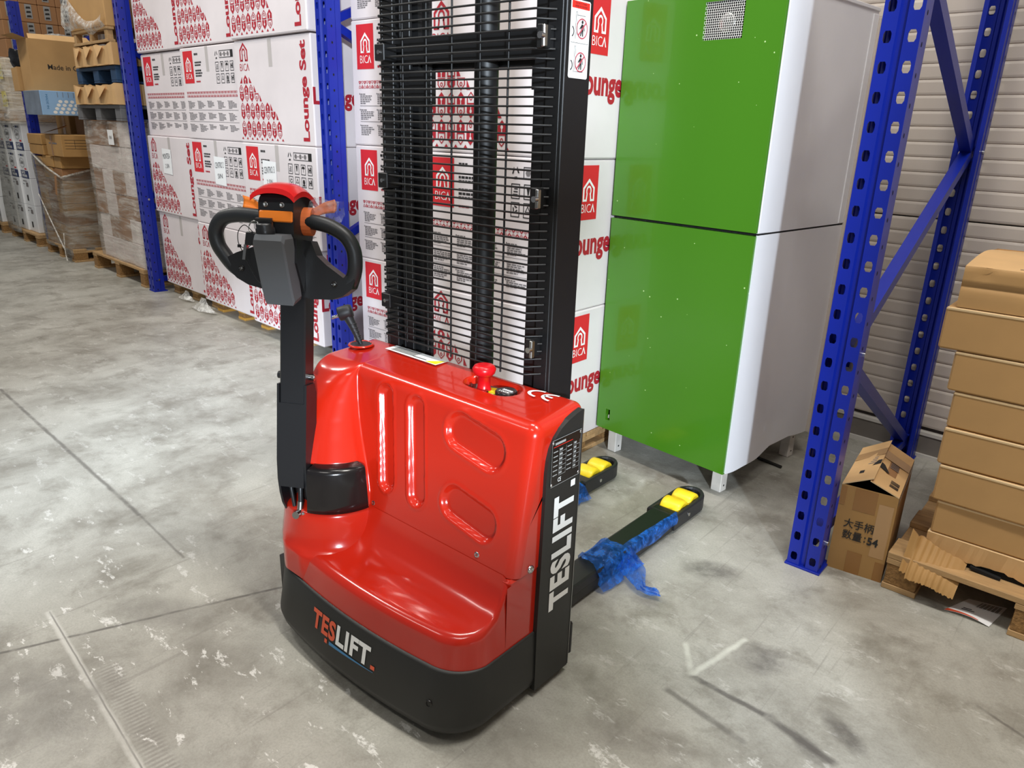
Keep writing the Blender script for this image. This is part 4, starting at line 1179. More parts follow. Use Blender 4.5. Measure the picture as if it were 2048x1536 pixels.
def print_info():
    mb = MB(); tape(mb); z = 0.0014
    rect(mb, 0.055, 0.395, 0.222, 0.618, 'print_red', z); logo(mb, 0.095, 0.425, 0.092, 'white_print', z+0.0008)
    for i, (yy, w) in enumerate(((0.585, 0.06), (0.53, 0.115), (0.512, 0.10), (0.475, 0.10), (0.457, 0.115), (0.439, 0.10), (0.40, 0.075))):
        m = 'print_darkred' if i == 6 else 'print_black'
        x = 0.255
        while x < 0.255+w:
            l = random.uniform(0.014, 0.03); rect(mb, x, yy, min(x+l, 0.255+w), yy+(0.011 if i else 0.014), m, z); x += l+0.004
    # handling icons
    def frame(x0, y0, x1, y1, t=0.004):
        for q in ((x0, y0, x1, y0+t), (x0, y1-t, x1, y1), (x0, y0, x0+t, y1), (x1-t, y0, x1, y1)): rect(mb, *q, 'print_black', z)
    for r in range(2):
        for c in range(4):
            x0 = 0.60+c*0.077; y0 = 0.465-r*0.078; frame(x0, y0, x0+0.053, y0+0.064)
            cx, cy = x0+0.0265, y0+0.034
            if (r, c) == (0, 1): mb.poly([(cx-0.012, cy+0.02, z), (cx-0.006, cy, z), (cx-0.003, cy-0.015, z), (cx+0.003, cy-0.015, z), (cx+0.006, cy, z), (cx+0.012, cy+0.02, z)][::-1], 'print_black')
            elif (r, c) == (0, 2):
                mb.poly([(cx+0.018*math.cos(PI*k/8), cy+0.004+0.016*math.sin(PI*k/8), z) for k in range(9)], 'print_black'); rect(mb, cx-0.002, cy-0.018, cx+0.002, cy+0.01, 'print_black', z)
            elif (r, c) == (0, 0):
                for k in range(3): rect(mb, cx-0.016+0.004*k, cy-0.018+0.012*k, cx+0.014, cy-0.013+0.012*k, 'print_black', z)
            elif (r, c) == (1, 0):
                for k in range(3):
                    a = 2*PI*k/3+0.5; mb.poly([(cx+0.017*math.cos(a+t)*s_, cy+0.019*math.sin(a+t)*s_, z) for t, s_ in ((0, 1), (1.4, 1), (1.4, 0.5), (0, 0.5))], 'print_black')
            elif (r, c) == (1, 1):
                for k in range(3):
                    a = 2*PI*k/3+PI/2; b = a+2*PI/3; mb.poly([(cx+s_*0.02*math.cos(t), cy+s_*0.02*math.sin(t), z) for t, s_ in ((a, 1), (b, 1), (b, 0.62), (a, 0.62))], 'print_black')
            elif (r, c) == (1, 2):
                mb.poly([(cx+0.013*math.cos(2*PI*k/8), cy+0.017*math.sin(2*PI*k/8), z) for k in range(8)], 'print_black'); rect(mb, cx-0.015, cy-0.025, cx+0.015, cy-0.016, 'print_black', z)
            else:
                rect(mb, cx-0.016, cy-0.018, cx-0.006, cy+0.012, 'print_black', z); rect(mb, cx+0.004, cy-0.018, cx+0.016, cy+0.018, 'print_black', z); rect(mb, cx-0.008, cy-0.004, cx+0.006, cy+0.003, 'print_black', z)
    frame(0.672, 0.552, 0.885, 0.600, 0.004); rect(mb, 0.845, 0.552, 0.885, 0.600, 'print_black', z)
    for cx in (0.70, 0.755, 0.81):
        mb.poly([(cx+0.016*math.cos(2*PI*k/6), 0.576+0.016*math.sin(2*PI*k/6), z) for k in range(6)], 'print_grey')
    rect(mb, 0.723, 0.573, 0.733, 0.579, 'print_black', z); rect(mb, 0.778, 0.573, 0.788, 0.579, 'print_black', z)
    for k in range(3):
        a = 2*PI*k/3; mb.poly([(0.625+0.023*math.cos(a+t)*s_, 0.573+0.030*math.sin(a+t)*s_, z) for t, s_ in ((0, 1), (1.2, 1), (1.2, 0.6), (0, 0.6))], 'print_black')
    # band of little houses
    n = 34
    for i in range(n):
        x = lerp(0.075, 0.895, i/(n-1)); house(mb, x, 0.327, 0.0205, 0.018, 'print_darkred', False, i % 2, z); house(mb, x, 0.306, 0.0205, 0.018, 'print_darkred', True, (i+1) % 2, z)
    # blocks of small text
    for r, y0 in enumerate((0.262, 0.180, 0.098)):
        if r: rect(mb, 0.07, y0+0.026, 0.90, y0+0.0285, 'print_grey', z)
        for c in range(5):
            x0 = 0.075+c*0.170
            nl = random.choice((4, 5, 6, 6))
            rect(mb, x0-0.008, y0+0.004, x0-0.003, y0+0.011, 'print_black', z)
            for k in range(nl):
                w = (random.uniform(0.05, 0.075) if k in (0, nl-1) else random.uniform(0.085, 0.135))
                x = x0
                while x < x0+w:
                    l = random.uniform(0.012, 0.03); rect(mb, x, y0+0.003-k*0.0095, min(x+l, x0+w), y0+0.0085-k*0.0095, 'print_grey', z); x += l+0.004
    return mb.mesh('print_panel')
def print_lounge():
    mb = MB(); tape(mb); z = 0.0014
    logo(mb, 0.075, 0.455, 0.105, 'print_darkred', z)
    pw, ph = 0.0665, 0.056
    rows_ = [(0.060, 8, False), (0.116, 8, True), (0.174, 7, False), (0.230, 6, True), (0.288, 4, False), (0.344, 3, True), (0.402, 1, True)]
    for ri, (yy, n, up) in enumerate(rows_):
        x0 = 0.028 if n > 1 else 0.028+pw
        for i in range(n): house(mb, x0+(i+0.5)*pw, yy, pw*0.80, ph*0.93, 'print_darkred', up, (i+ri) % 2, z)
        if 1 < n < 8:
            cx = x0+n*pw+0.004; mb.poly([(cx, yy-0.024, z), (cx+0.026, yy-0.024, z), (cx, yy+0.020, z)], 'print_darkred')
    for i in range(9):
        cx = 0.028+i*pw; mb.poly([(cx-0.014, 0.020, z), (cx+0.014, 0.020, z), (cx, 0.036, z)], 'print_darkred')
    for cx, sg in ((0.028+pw*0.75, -1), (0.028+pw*2.25, 1)): mb.poly([(cx-0.004*sg, 0.378, z), (cx+0.028*sg, 0.378, z), (cx-0.004*sg, 0.418, z)], 'print_darkred')
    t = fit(text2d('Lounge Set', 1, 0.035), 0.028, 0.0, 0.605, 0.118)
    mb.mesh2d(t, lambda a, b: (0.905-b*0.82, a, z), 'print_darkred')
    return mb.mesh('print_panel')
def print_side():
    mb = MB(); z = 0.0014
    rect(mb, 0.055, 0.395, 0.20, 0.618, 'print_red', z); logo(mb, 0.090, 0.425, 0.085, 'white_print', z+0.0008)
    mb.mesh2d(fit(text2d('Lounge Set', 1, 0.035), 0.0, 0.215, 0.50, 0.345), lambda a, b: (a, b, z), 'print_darkred')
    return mb.mesh('print_panel')
PRI, PRL, PRS = print_info(), print_lounge(), print_side()
def bica(label, x, y, z, w, rz, kind, h=0.64, depth=0.78, note=None, side=True, group='white lounge set cartons'):
    root = thing('printed_carton', label, 'carton', (x, y, z), rz, group)
    b = MB(); b.box(0, 0, 0, w, depth, h, 'box_white', 0.007); put('carton_body', b, root)
    p = put('print_panel', PRI if kind == 'info' else PRL, root)
    p.rotation_euler = (PI/2, 0, 0); p.scale = (w/LW, h/LH, 1); p.location = (0, 0, 0)
    if side:
        q = put('side_print_panel', PRS, root); q.rotation_euler = (PI/2, 0, PI/2); q.location = (w, 0, 0); q.scale = (1, h/LH, 1)
    if note:
        n = MB(); nx, nz, txt = note
        n.poly([(0, -0.004, 0), (0.105, -0.004, -0.006), (0.108, -0.004, 0.155), (0.003, -0.003, 0.16)], 'note_paper')
        n.mesh2d(fit(text2d(txt[0], 1, -0.005), 0.012, 0.095, 0.094, 0.128), lambda a, b: (a, -0.006, b+0.1*(a-0.05)), 'print_black')
        n.mesh2d(fit(text2d(txt[1], 1, -0.005), 0.03, 0.035, 0.075, 0.062), lambda a, b: (a, -0.006, b+0.1*(a-0.05)), 'print_black')
        o = put('paper_note', n, root, 'white handwritten note'); o.location = (nx, 0, nz); o.scale = (1.7, 1, 1.25)
    return root
ROW = {0: 'bottom', 1: 'second', 2: 'third', 3: 'top'}
# left wall of cartons: columns 1..3, layers bottom to top
lay = [0.100, 0.737, 1.374, 2.018]
cols = [(-6.735, 2.965, 0.882, 'left'), (-5.840, 2.880, 0.895, 'middle'), (-4.925, 2.795, 0.945, 'right')]
kinds = [['lounge', 'lounge', 'info', 'lounge'], ['lounge', 'info', 'info', 'lounge'], ['lounge', 'info', 'lounge', 'lounge']]
notes = {(0, 1): (0.28, 0.34, ('MONTESA', '2 SIN')), (1, 1): (0.40, 0.32, ('CENTRO 2', 'SIN')), (2, 1): (0.27, 0.33, ('CENTRO 3', '2 SIN'))}
for ci, (x, y, w, cn) in enumerate(cols):
    for li in range(4):
        jx = random.Random(ci*7+li).uniform(-0.008, 0.008); jy = random.Random(ci*9+li).uniform(-0.012, 0.012)
        k = kinds[ci][li]
        lab = 'white red-printed carton, %s column and %s layer of the left carton wall' % (cn, ROW[li])
        if (ci, li) in notes: lab = 'white carton with a handwritten paper note, %s column of the left carton wall' % cn
        bica(lab, x+jx, y+jy, lay[li], w, RZ, k, h=(0.634 if li < 3 else 0.64), note=notes.get((ci, li)), side=(ci == 2))
for ci, (x, y, w, cn) in enumerate(cols):
    pass
cols2 = [(-3.690, 2.83, 0.845, 'left'), (-2.790, 2.550, 0.903, 'right')]
lay2 = [0.100, 0.738, 1.398, 2.062]
kinds2 = [['info', 'info', 'info', 'info'], ['lounge', 'info', 'lounge', 'lounge']]
for ci, (x, y, w, cn) in enumerate(cols2):
    for li in range(4):
        jx = random.Random(ci*5+li+70).uniform(-0.006, 0.006)
        bica('white red-printed carton behind the mast, %s column and %s layer from the floor' % (cn, ROW[li]), x+jx, y, lay2[li], w, 0.0, kinds2[ci][li], h=(0.636, 0.657, 0.661, 0.64)[li], depth=0.80, side=True, group='white lounge set cartons')
pallet('wooden pallet under the left column of white cartons, beside the blue upright', -6.72, 3.02, RZ, 0.88, 0.70, h=0.0985)
pallet('yellowish wooden pallet under the middle column of white cartons', -5.80, 2.95, RZ, 0.85, 0.76, 'wood_yellow', h=0.0985)
pallet('wooden pallet under the right column of the left carton wall', -4.80, 2.93, RZ, 0.78, 0.70, h=0.0985)
pallet('wooden pallet under the white cartons left behind the mast', -3.68, 2.87, 0, 0.80, 0.74, h=0.0985)
pallet('wooden pallet under the white cartons right behind the mast', -2.80, 2.66, 0, 0.91, 0.72, h=0.0985)
# gathered film at the foot of the left carton wall
def film_knot(label, x, y, s):
    root = thing('stretch_film', label, 'plastic film', (x, y, 0))
    mb = MB(); rnd = random.Random(int(x*100)); rows = []
    for i in range(9):
        t = i/8; r = s*(0.10+0.5*t*t)*(1-0.25*t)
        rows.append([(r*math.cos(PI*j/9+PI)*1.3*(1+rnd.uniform(-0.18, 0.18)), r*math.sin(PI*j/9+PI)*0.5+0.02, 0.09*s*4*(1-t)*0.9+0.010+rnd.uniform(0, 0.012)) for j in range(10)])
    mb.grid(rows, 'stretch_film_dense', True); put('film_bundle', mb, root)
film_knot('knot of white stretch film hanging over the pallet between the left and middle carton columns', -5.84, 2.84, 0.30)
film_knot('loose stretch film bunched at the foot of the left carton column', -6.30, 2.92, 0.22)

# ------------------------------------------------------------------ green cabinet
def cabinet():
    ang = math.atan2(-0.080, 0.715)
    root = thing('green_cabinet', 'tall metal cabinet with a green front and white sides on four square feet', 'cabinet', (-1.872, 2.868, 0), ang)
    Wd, Dp, zb, zt = 0.722, 0.735, 0.135, 2.02
    b = MB(); b.box(0.004, 0.022, zb+0.02, Wd-0.006, Dp-0.004, zt-0.008, 'cabinet_white'); 
    put('cabinet_body', b, root)
    # side skins
    def skin(z0, z1, wavy):
        mb = MB(); rows = []
        ny, nz = 24, 30
        for i in range(nz+1):
            t = i/nz; row = []
            for j in range(ny+1):
                s = j/ny; y = lerp(0.0, Dp, s); z = lerp(z0, z1, t)
                dx = 0.0
                if wavy:
                    k = (1-t)**2
                    dx = 0.006*math.sin(5.2*s+1.2*t)*k+0.010*math.exp(-((s-0.28+0.25*t)/0.13)**2)*(1-t)-0.006*math.exp(-((s-0.55)/0.2)**2)*k
                    if i == 0: z += 0.030*math.exp(-((s-0.62)/0.22)**2)-0.012*math.exp(-((s-0.08)/0.1)**2)
                row.append((Wd+dx, y, z))
            rows.append(row)
        mb.grid(rows, 'cabinet_white', True)
        mb.poly([r[0] for r in rows]+[(Wd-0.006, 0.0, z1), (Wd-0.006, 0.0, z0)], 'cabinet_white')
        return mb
    put('side_panel', skin(zb, 1.147, True), root, 'white lower side panel, rippled at its foot'); put('side_panel', skin(1.154, zt, False), root, 'white upper side panel')
    f = MB(); f.box(Wd-0.002, -0.004, 1.155, Wd+0.004, 0.062, zt, 'cabinet_white', 0.002); put('corner_flange', f, root); f = MB(); f.box(Wd-0.002, Dp-0.05, 1.155, Wd+0.004, Dp, zt-0.02, 'cabinet_white', 0.002); put('corner_flange', f, root)
    s = MB(); s.box(0.0, 0.010, 1.146, Wd-0.001, Dp, 1.155, 'dark_void'); put('seam', s, root)
    t = MB(); t.box(-0.004, 0.0, zt-0.008, Wd+0.006, Dp, zt+0.006, 'cabinet_white', 0.002); put('top_panel', t, root)
    r = MB(); r.box(0.01, Dp, zb, Wd+0.012, Dp+0.02, zt-0.03, 'wall_panel', 0.002); put('rear_flange', r, root)
    # green front, upper with vent opening, lower with a small cut-out
    def panel(z0, z1, hx0, hx1, hz0, hz1):
        mb = MB(); y0, y1 = -0.012, 0.018; xa, xb = 0.0, Wd-0.004
        if hz1 > z1-0.005: hz1 = z1-0.005
        mb.box(xa, y0, z0, hx0, y1, z1, 'green_paint'); mb.box(hx1, y0, z0, xb, y1, z1, 'green_paint')
        mb.box(hx0, y0, z0, hx1, y1, hz0, 'green_paint'); mb.box(hx0, y0, hz1, hx1, y1, z1, 'green_paint')
        return mb
    put('upper_door', panel(1.156, zt+0.004, 0.383, 0.555, 1.852, 1.985), root, 'green upper panel with a vent')
    lo = put('lower_door', panel(zb-0.008, 1.144, 0.052, 0.078, 0.175, 0.232), root, 'green lower panel with a small cut-out')
    k = MB(); k.box(0.052, 0.012, 0.175, 0.078, 0.016, 0.232, 'dark_void'); k.box(0.055, 0.002, 0.180, 0.066, 0.012, 0.198, 'foot_white', 0.002); k.cyl((0.068, 0.012, 0.215), (0.068, 0.004, 0.215), 0.004, 'chrome', 8); put('latch', k, lo)
    # perforated vent: real holes
    v = MB(); nx, nz = 19, 16; x0, x1, z0, z1 = 0.383, 0.555, 1.852, 1.985
    dx, dz = (x1-x0)/nx, (z1-z0)/nz
    for i in range(nz):
        for j in range(nx):
            cx, cz = x0+(j+0.5)*dx, z0+(i+0.5)*dz; sh = (0.25 if i % 2 else -0.25)*dx*0.5; r = 0.0040
            sq = [(cx-dx/2, cz-dz/2), (cx, cz-dz/2), (cx+dx/2, cz-dz/2), (cx+dx/2, cz), (cx+dx/2, cz+dz/2), (cx, cz+dz/2), (cx-dx/2, cz+dz/2), (cx-dx/2, cz)]
            ho = [(cx+sh+r*math.cos(a), cz+r*math.sin(a)) for a in [PI*(1.25+q*0.25) for q in range(8)]]
            for q in range(8):
                p = (q+1) % 8; v.poly([(sq[q][0], -0.008, sq[q][1]), (sq[p][0], -0.008, sq[p][1]), (ho[p][0], -0.008, ho[p][1]), (ho[q][0], -0.008, ho[q][1])], 'grille_white')
    put('vent_grille', v, root, 'pale perforated vent plate')
    d = MB(); d.box(0.38, 0.004, 1.848, 0.558, 0.016, 1.99, 'dark_void'); d.lathe([(0.035, 0.0), (0.03, 0.004), (0.0, 0.005)], (0.475, 0.003, 1.91), 'steel', 18, ((1, 0, 0), (0, 0, 1), (0, -1, 0))); put('vent_fan', d, root)
    for x, y in ((0.045, 0.03), (Wd-0.095, 0.06), (0.045, Dp-0.08), (Wd-0.09, Dp-0.07)):
        ft = MB(); ft.box(x, y, 0.0, x+0.05, y+0.05, zb+0.02, 'foot_white', 0.003)
        ft.cyl((x+0.0505, y+0.025, 0.105), (x+0.0495, y+0.025, 0.105), 0.005, 'dark_void', 8); ft.cyl((x+0.0505, y+0.025, 0.03), (x+0.0495, y+0.025, 0.03), 0.005, 'dark_void', 8)
        put('foot', ft, root)
cabinet()
def rod():
    root = thing('metal_rod', 'short dark metal rod lying on the floor under the cabinet edge', 'rod', (-1.10, 3.10, 0)); mb = MB(); a = GP(1515, 918); b = GP(1562, 937)
    mb.cyl((a[0]+1.10, a[1]-3.10, 0.008), (b[0]+1.10, b[1]-3.10, 0.008), 0.0075, 'hub_dark', 10); put('rod_shaft', mb, root)
rod()

# ------------------------------------------------------------------ cartons on the right
def carton(name, label, x, y, z, w, d, h, m='card', rz=0.0, group=None, bev=0.006, tape_m=None, edge=True, cat='carton'):
    root = thing(name, label, cat, (x, y, z), rz, group)
    b = MB(); b.box(0, 0, 0, w, d, h, m, bev)
    put('carton_body', b, root)
    if edge:
        e = MB(); e.box(0.002, -0.002, h-0.010, w-0.002, 0.01, h-0.001, 'card_edge', 0.002); put('lid_edge', e, root)
    if tape_m:
        t = MB(); t.box(0, d/2-0.03, h, w, d/2+0.03, h+0.001, tape_m); t.box(-0.001, d/2-0.03, h-0.06, 0, d/2+0.03, h+0.001, tape_m); t.box(w, d/2-0.03, h-0.06, w+0.001, d/2+0.03, h+0.001, tape_m); put('tape', t, root)
    return root
pallet('wooden euro pallet under the stack of flat brown cartons at right', -0.442, 2.585, 0.0, 0.88, 1.30)
stack = [(-0.345, 2.660, 0.236, 0.121, 'second from the bottom of the right stack'), (-0.362, 2.650, 0.359, 0.129, 'third from the bottom of the right stack'), (-0.373, 2.650, 0.490, 0.129, 'fourth from the bottom of the right stack'),
         (-0.372, 2.655, 0.621, 0.122, 'fifth from the bottom of the right stack'), (-0.394, 2.650, 0.745, 0.132, 'just under the overhanging one of the right stack'), (-0.446, 2.645, 0.879, 0.136, 'overhanging furthest left, under the dented top one')]
for i, (x, y, z, h, pos) in enumerate(stack):
    carton('flat_carton', 'flat plain brown carton, %s' % pos, x, y, z, 0.80, 0.56, h, 'card', random.Random(i).uniform(-0.012, 0.012), 'flat brown cartons on the right pallet')
def top_carton():
    root = thing('flat_carton', 'dented brown carton on top of the right stack with creased front', 'carton', (-0.420, 2.65, 1.0175), 0.0, 'flat brown cartons on the right pallet')
    b = MB(); w, d, h = 0.80, 0.56, 0.13
    rows = []
    n = 40
    prof = [0, 0.012, 0.03, 0.05, 0.062, 0.07, 0.078, 0.09, 0.11, 0.124, 0.13]
    for z in prof:
        row = []
        for i in range(n+1):
            x = w*i/n; c = 0.068+0.012*math.sin(5*x)-0.05*x
            y = 0.010*math.exp(-((z-c)/0.006)**2)*(1 if x < 0.5 else 0.4)
            y += 0.012*math.exp(-((x-0.055)/0.014)**2-((z-0.112)/0.012)**2)
            if z == 0.13: y += 0.004
            row.append((x, y, z))
        rows.append(row)
    b.grid(rows, 'card', True)
    lid = []
    for j in range(9):
        t = j/8; lid.append([(w*i/n, 0.004+(d-0.004)*t, h+0.016*math.sin(PI*t)*(1-0.5*i/n)+0.004*math.sin(7*w*i/n+5*t)*t) for i in range(n+1)])
    b.grid(lid, 'card_light', True)
    b.poly([(0, 0, 0), (0, 0, h), (0, 0.004, h), (0, d*0.5, h+0.016), (0, d, h), (0, d, 0)][::-1], 'card'); b.poly([(w, 0, 0), (w, d, 0), (w, d, h), (w, d*0.5, h+0.008), (w, 0, h)], 'card'); b.poly([(0, d, 0), (0, d, h), (w, d, h), (w, d, 0)], 'card'); b.poly([(0, 0, 0), (0, d, 0), (w, d, 0), (w, 0, 0)], 'card')
    put('carton_body', b, root)
    p = MB(); p.mesh2d(fit(text2d('MADE IN', 1), 0.16, 0.06, 0.30, 0.08), lambda a, c: (a, c, 0.139), 'print_grey'); p.box(0.14, 0.028, 0.1335, 0.24, 0.031, 0.1345, 'print_grey'); put('print', p, root)
top_carton()
def torn_carton():
    root = thing('torn_carton', 'crushed bottom carton of the right stack with torn corrugated front', 'carton', (-0.350, 2.655, 0.1445), 0.0)
    w, d, h = 0.80, 0.56, 0.090
    b = MB(); b.box(0.0, 0.03, 0.0, w, d, h, 'card_dark'); b.box(0.01, 0.012, 0.0, w, 0.03, 0.022, 'dark_void')
    put('carton_body', b, root)
    f = MB(); rnd = random.Random(3)
    n = 60; top = []; bot = []
    for i in range(n+1):
        x = w*i/n
        zb = interp(x, [0, 0.02, 0.07, 0.13, 0.19, 0.24, 0.27, 0.31, 0.40, 0.8], [0.050, 0.045, 0.030, 0.018, 0.022, 0.026, 0.018, 0.010, 0.004, 0.002])+rnd.uniform(-0.003, 0.003)
        top.append((x, 0.0, h)); bot.append((x, 0.002+0.006*rnd.random()*(x < 0.4), max(0.001, zb)))
    f.grid([bot, top], 'card_light', False); f.grid([top, [(x, 0.03, h) for x, y, z in top]], 'card_edge', False); f.grid([[(x, 0.004, z) for x, y, z in top], [(x, 0.006+y, z) for x, y, z in bot]], 'card_dark', False)
    f.grid([[(x, y, z) for x, y, z in bot], [(x, y+0.004, z+0.001) for x, y, z in bot]], 'card_edge', False)
    put('torn_front', f, root, 'front wall with a ragged lower edge')
    # corrugated flap curling out and down
    g = MB(); rows = []
    for i in range(0, 57):
        t = i/56; x = lerp(-0.040, 0.135, t); row = []
        ridge = 0.0026*math.sin(2*PI*t*9)*(1 if 0.12 < t < 0.8 else 0.2)
        for j in range(7):
            s = j/6
            out = 0.078*math.sin(s*1.5)+0.030*s; z = lerp(0.070-0.052*t, -0.052-0.022*t, s)
            if t < 0.14: z = lerp(0.096-0.2*t, -0.050, s); out = 0.030+0.055*s
            row.append((x-0.006*s, -out-ridge+0.012*t, z+0.003*math.sin(9*t+3*s)+(rnd.uniform(-0.004, 0.004) if j == 6 else 0)))
        rows.append(row)
    g.grid(rows, 'card_olive', True)
    g.grid([[(x, y+0.004, z) for x, y, z in r] for r in rows], 'card_dark', True)
    put('torn_flap', g, root, 'torn corrugated flap hanging over the pallet')
    k = MB(); k.box(0.145, -0.006, 0.002, 0.235, 0.01, 0.012, 'dark_void'); k.xf(lambda x, y, z: (x, y-0.02*(x-0.14), z+0.1*(0.19-x))); put('loose_liner', k, root)
torn_carton()
def paper():
    a, b, c, d_ = GP(1888, 1218, 0.006), GP(1938, 1196, 0.006), GP(2015, 1215, 0.006), GP(1978, 1252, 0.006)
    root = thing('paper_label', 'white and orange printed label with a barcode lying on the floor under the pallet', 'paper label', (a[0], a[1], 0.0)); mb = MB(); rows = []
    for i in range(9):
        t = i/8; row = []
        for j in range(7):
            s = j/6; x = lerp(lerp(a[0], d_[0], t), lerp(b[0], c[0], t), s); y = lerp(lerp(a[1], d_[1], t), lerp(b[1], c[1], t), s)
            row.append((x-a[0], y-a[1], 0.003+0.010*(1-s)**2*math.sin(PI*t)))
        rows.append(row)
    mb.grid(rows, 'note_paper', True)
    def at(t, s, o=0.0012): x = lerp(lerp(a[0], d_[0], t), lerp(b[0], c[0], t), s); y = lerp(lerp(a[1], d_[1], t), lerp(b[1], c[1], t), s); return (x-a[0], y-a[1], 0.003+0.010*(1-s)**2*math.sin(PI*t)+o)
    put('paper_sheet', mb, root)
    p = MB()
    for i in range(6): p.poly([at(i/8, 0.01), at((i+1)/8, 0.01), at((i+1)/8, 0.15-0.02*(i+1)), at(i/8, 0.15-0.02*i)], 'print_orange')
    for i in range(22):
        if i % 4 != 2: p.poly([at(0.40+i*0.024, 0.62), at(0.412+i*0.024, 0.62), at(0.412+i*0.024, 0.92), at(0.40+i*0.024, 0.92)], 'print_black')
    for i in range(2): p.poly([at(0.22, 0.30+i*0.08), at(0.22+0.3-0.1*i, 0.30+i*0.08), at(0.52-0.1*i, 0.34+i*0.08), at(0.22, 0.34+i*0.08)], 'print_black')
    put('label_print', p, root)
paper()

def handle_box():
    """tall brown carton with Chinese lettering, leaning a little between upright and pallet"""
    ox, oy = -0.634, 2.588
    ang = math.atan2(0.022, 0.187)
    root = thing('lettered_carton', 'brown carton with Chinese lettering and number 54 between the blue upright and the pallet', 'carton', (ox, oy, 0), ang)
    w, d, h = 0.186, 0.395, 0.342
    b = MB()
    # walls (open top, flaps bulging up in a low roof)
    for q in ([(0, 0, 0), (w, 0, 0), (w, 0, h), (0, 0, h)], [(w, 0, 0), (w, d, 0), (w, d, h), (w, 0, h)], [(0, d, 0), (0, 0, 0), (0, 0, h), (0, d, h)], [(w, d, 0), (0, d, 0), (0, d, h), (w, d, h)], [(0, 0, 0.001), (0, d, 0.001), (w, d, 0.001), (w, 0, 0.001)]): b.poly(q, 'card_olive')
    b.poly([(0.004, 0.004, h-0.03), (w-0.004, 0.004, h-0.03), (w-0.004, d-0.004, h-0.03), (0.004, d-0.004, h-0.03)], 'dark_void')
    put('carton_body', b, root)
    for x0, x1, z1 in ((0.0, 0.098, 0.052), (w, 0.088, 0.040)):
        f = MB(); t = 0.004
        A = [(x0, 0.0, h), (x1, -0.006, h+z1), (x1, d*0.97, h+z1+0.012), (x0, d, h)]
        if x0 > x1: A = A[::-1]
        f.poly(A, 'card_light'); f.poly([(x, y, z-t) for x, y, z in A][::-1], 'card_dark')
        for i in range(4):
            p, q = A[i], A[(i+1) % 4]; f.poly([(p[0], p[1], p[2]-t), (q[0], q[1], q[2]-t), q, p], 'card_edge')
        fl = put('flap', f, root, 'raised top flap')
        g = MB()
        def fp(u, v): return (lerp(x0, x1, u), lerp(0, d*0.97, v), lerp(h, h+z1, u)+0.012*u*v+0.0022)
        def quad(u0, v0, u1, v1, m):
            Q = [fp(u0, v0), fp(u1, v0), fp(u1, v1), fp(u0, v1)]
            g.poly(Q if x1 > x0 else Q[::-1], m)
        if x0 == 0.0:
            quad(0.0, 0.60, 1.0, 0.78, 'tape_clear')
            for k in range(4): quad(0.45+0.02*k, 0.40+0.05*k, 0.8, 0.42+0.05*k, 'print_grey')
            quad(0.40, 0.18, 0.55, 0.25, 'print_black')
            g.poly([fp(0.72, 0.34), fp(0.98, 0.36), fp(0.98, 0.46), fp(0.85, 0.46)], 'print_black')
        else:
            quad(0.0, 0.62, 1.0, 0.80, 'tape_clear')
            g.poly([fp(0.98, 0.36), fp(0.55, 0.33), fp(0.8, 0.46), fp(0.98, 0.48)], 'print_black')
            for k in range(4): quad(0.30+0.02*k, 0.48+0.035*k, 0.62, 0.495+0.035*k, 'print_grey')
            for k in range(8):
                if k != 3: quad(0.12+0.0*k, 0.10+0.018*k, 0.42, 0.112+0.018*k, 'print_black')
        put('flap_print', g, fl)
    t = MB()
    def fr(x0, z0, x1, z1, m, o): t.poly([(x0, -o, z0), (x1, -o, z0), (x1, -o, z1), (x0, -o, z1)], m)
    fr(0.048, 0.252, 0.122, 0.338, 'tape_brown', 0.0008); fr(0.060, 0.0, 0.110, 0.088, 'tape_brown', 0.0008)
    fr(0.0, 0.262, 0.02, 0.336, 'tape_brown', 0.0008); fr(0.130, 0.09, 0.178, 0.30, 'tape_clear', 0.0006); fr(0.155, 0.0, 0.186, 0.075, 'tape_brown', 0.0007)
    t.poly([(w+0.0008, 0.0, 0.30), (w+0.0008, d, 0.30), (w+0.0008, d, 0.34), (w+0.0008, 0.0, 0.34)], 'tape_brown')
    put('packing_tape', t, root)
    l = MB()
    l.mesh2d(fit(text2d('大手柄', 1, 0.012), 0.030, 0.178, 0.130, 0.215), lambda a, b: (a, -0.0022, b), 'print_black')
    l.mesh2d(fit(text2d('数量', 1, 0.012), 0.032, 0.133, 0.098, 0.170), lambda a, b: (a, -0.0022, b), 'print_black')
    l.mesh2d(fit(text2d(':', 1, 0.015), 0.105, 0.138, 0.1105, 0.160), lambda a, b: (a, -0.0022, b), 'print_black')
    l.mesh2d(fit(text2d('54', 1, 0.030), 0.116, 0.132, 0.152, 0.164), lambda a, b: (a, -0.0022, b), 'print_black')
    put('lettering', l, root)
handle_box()

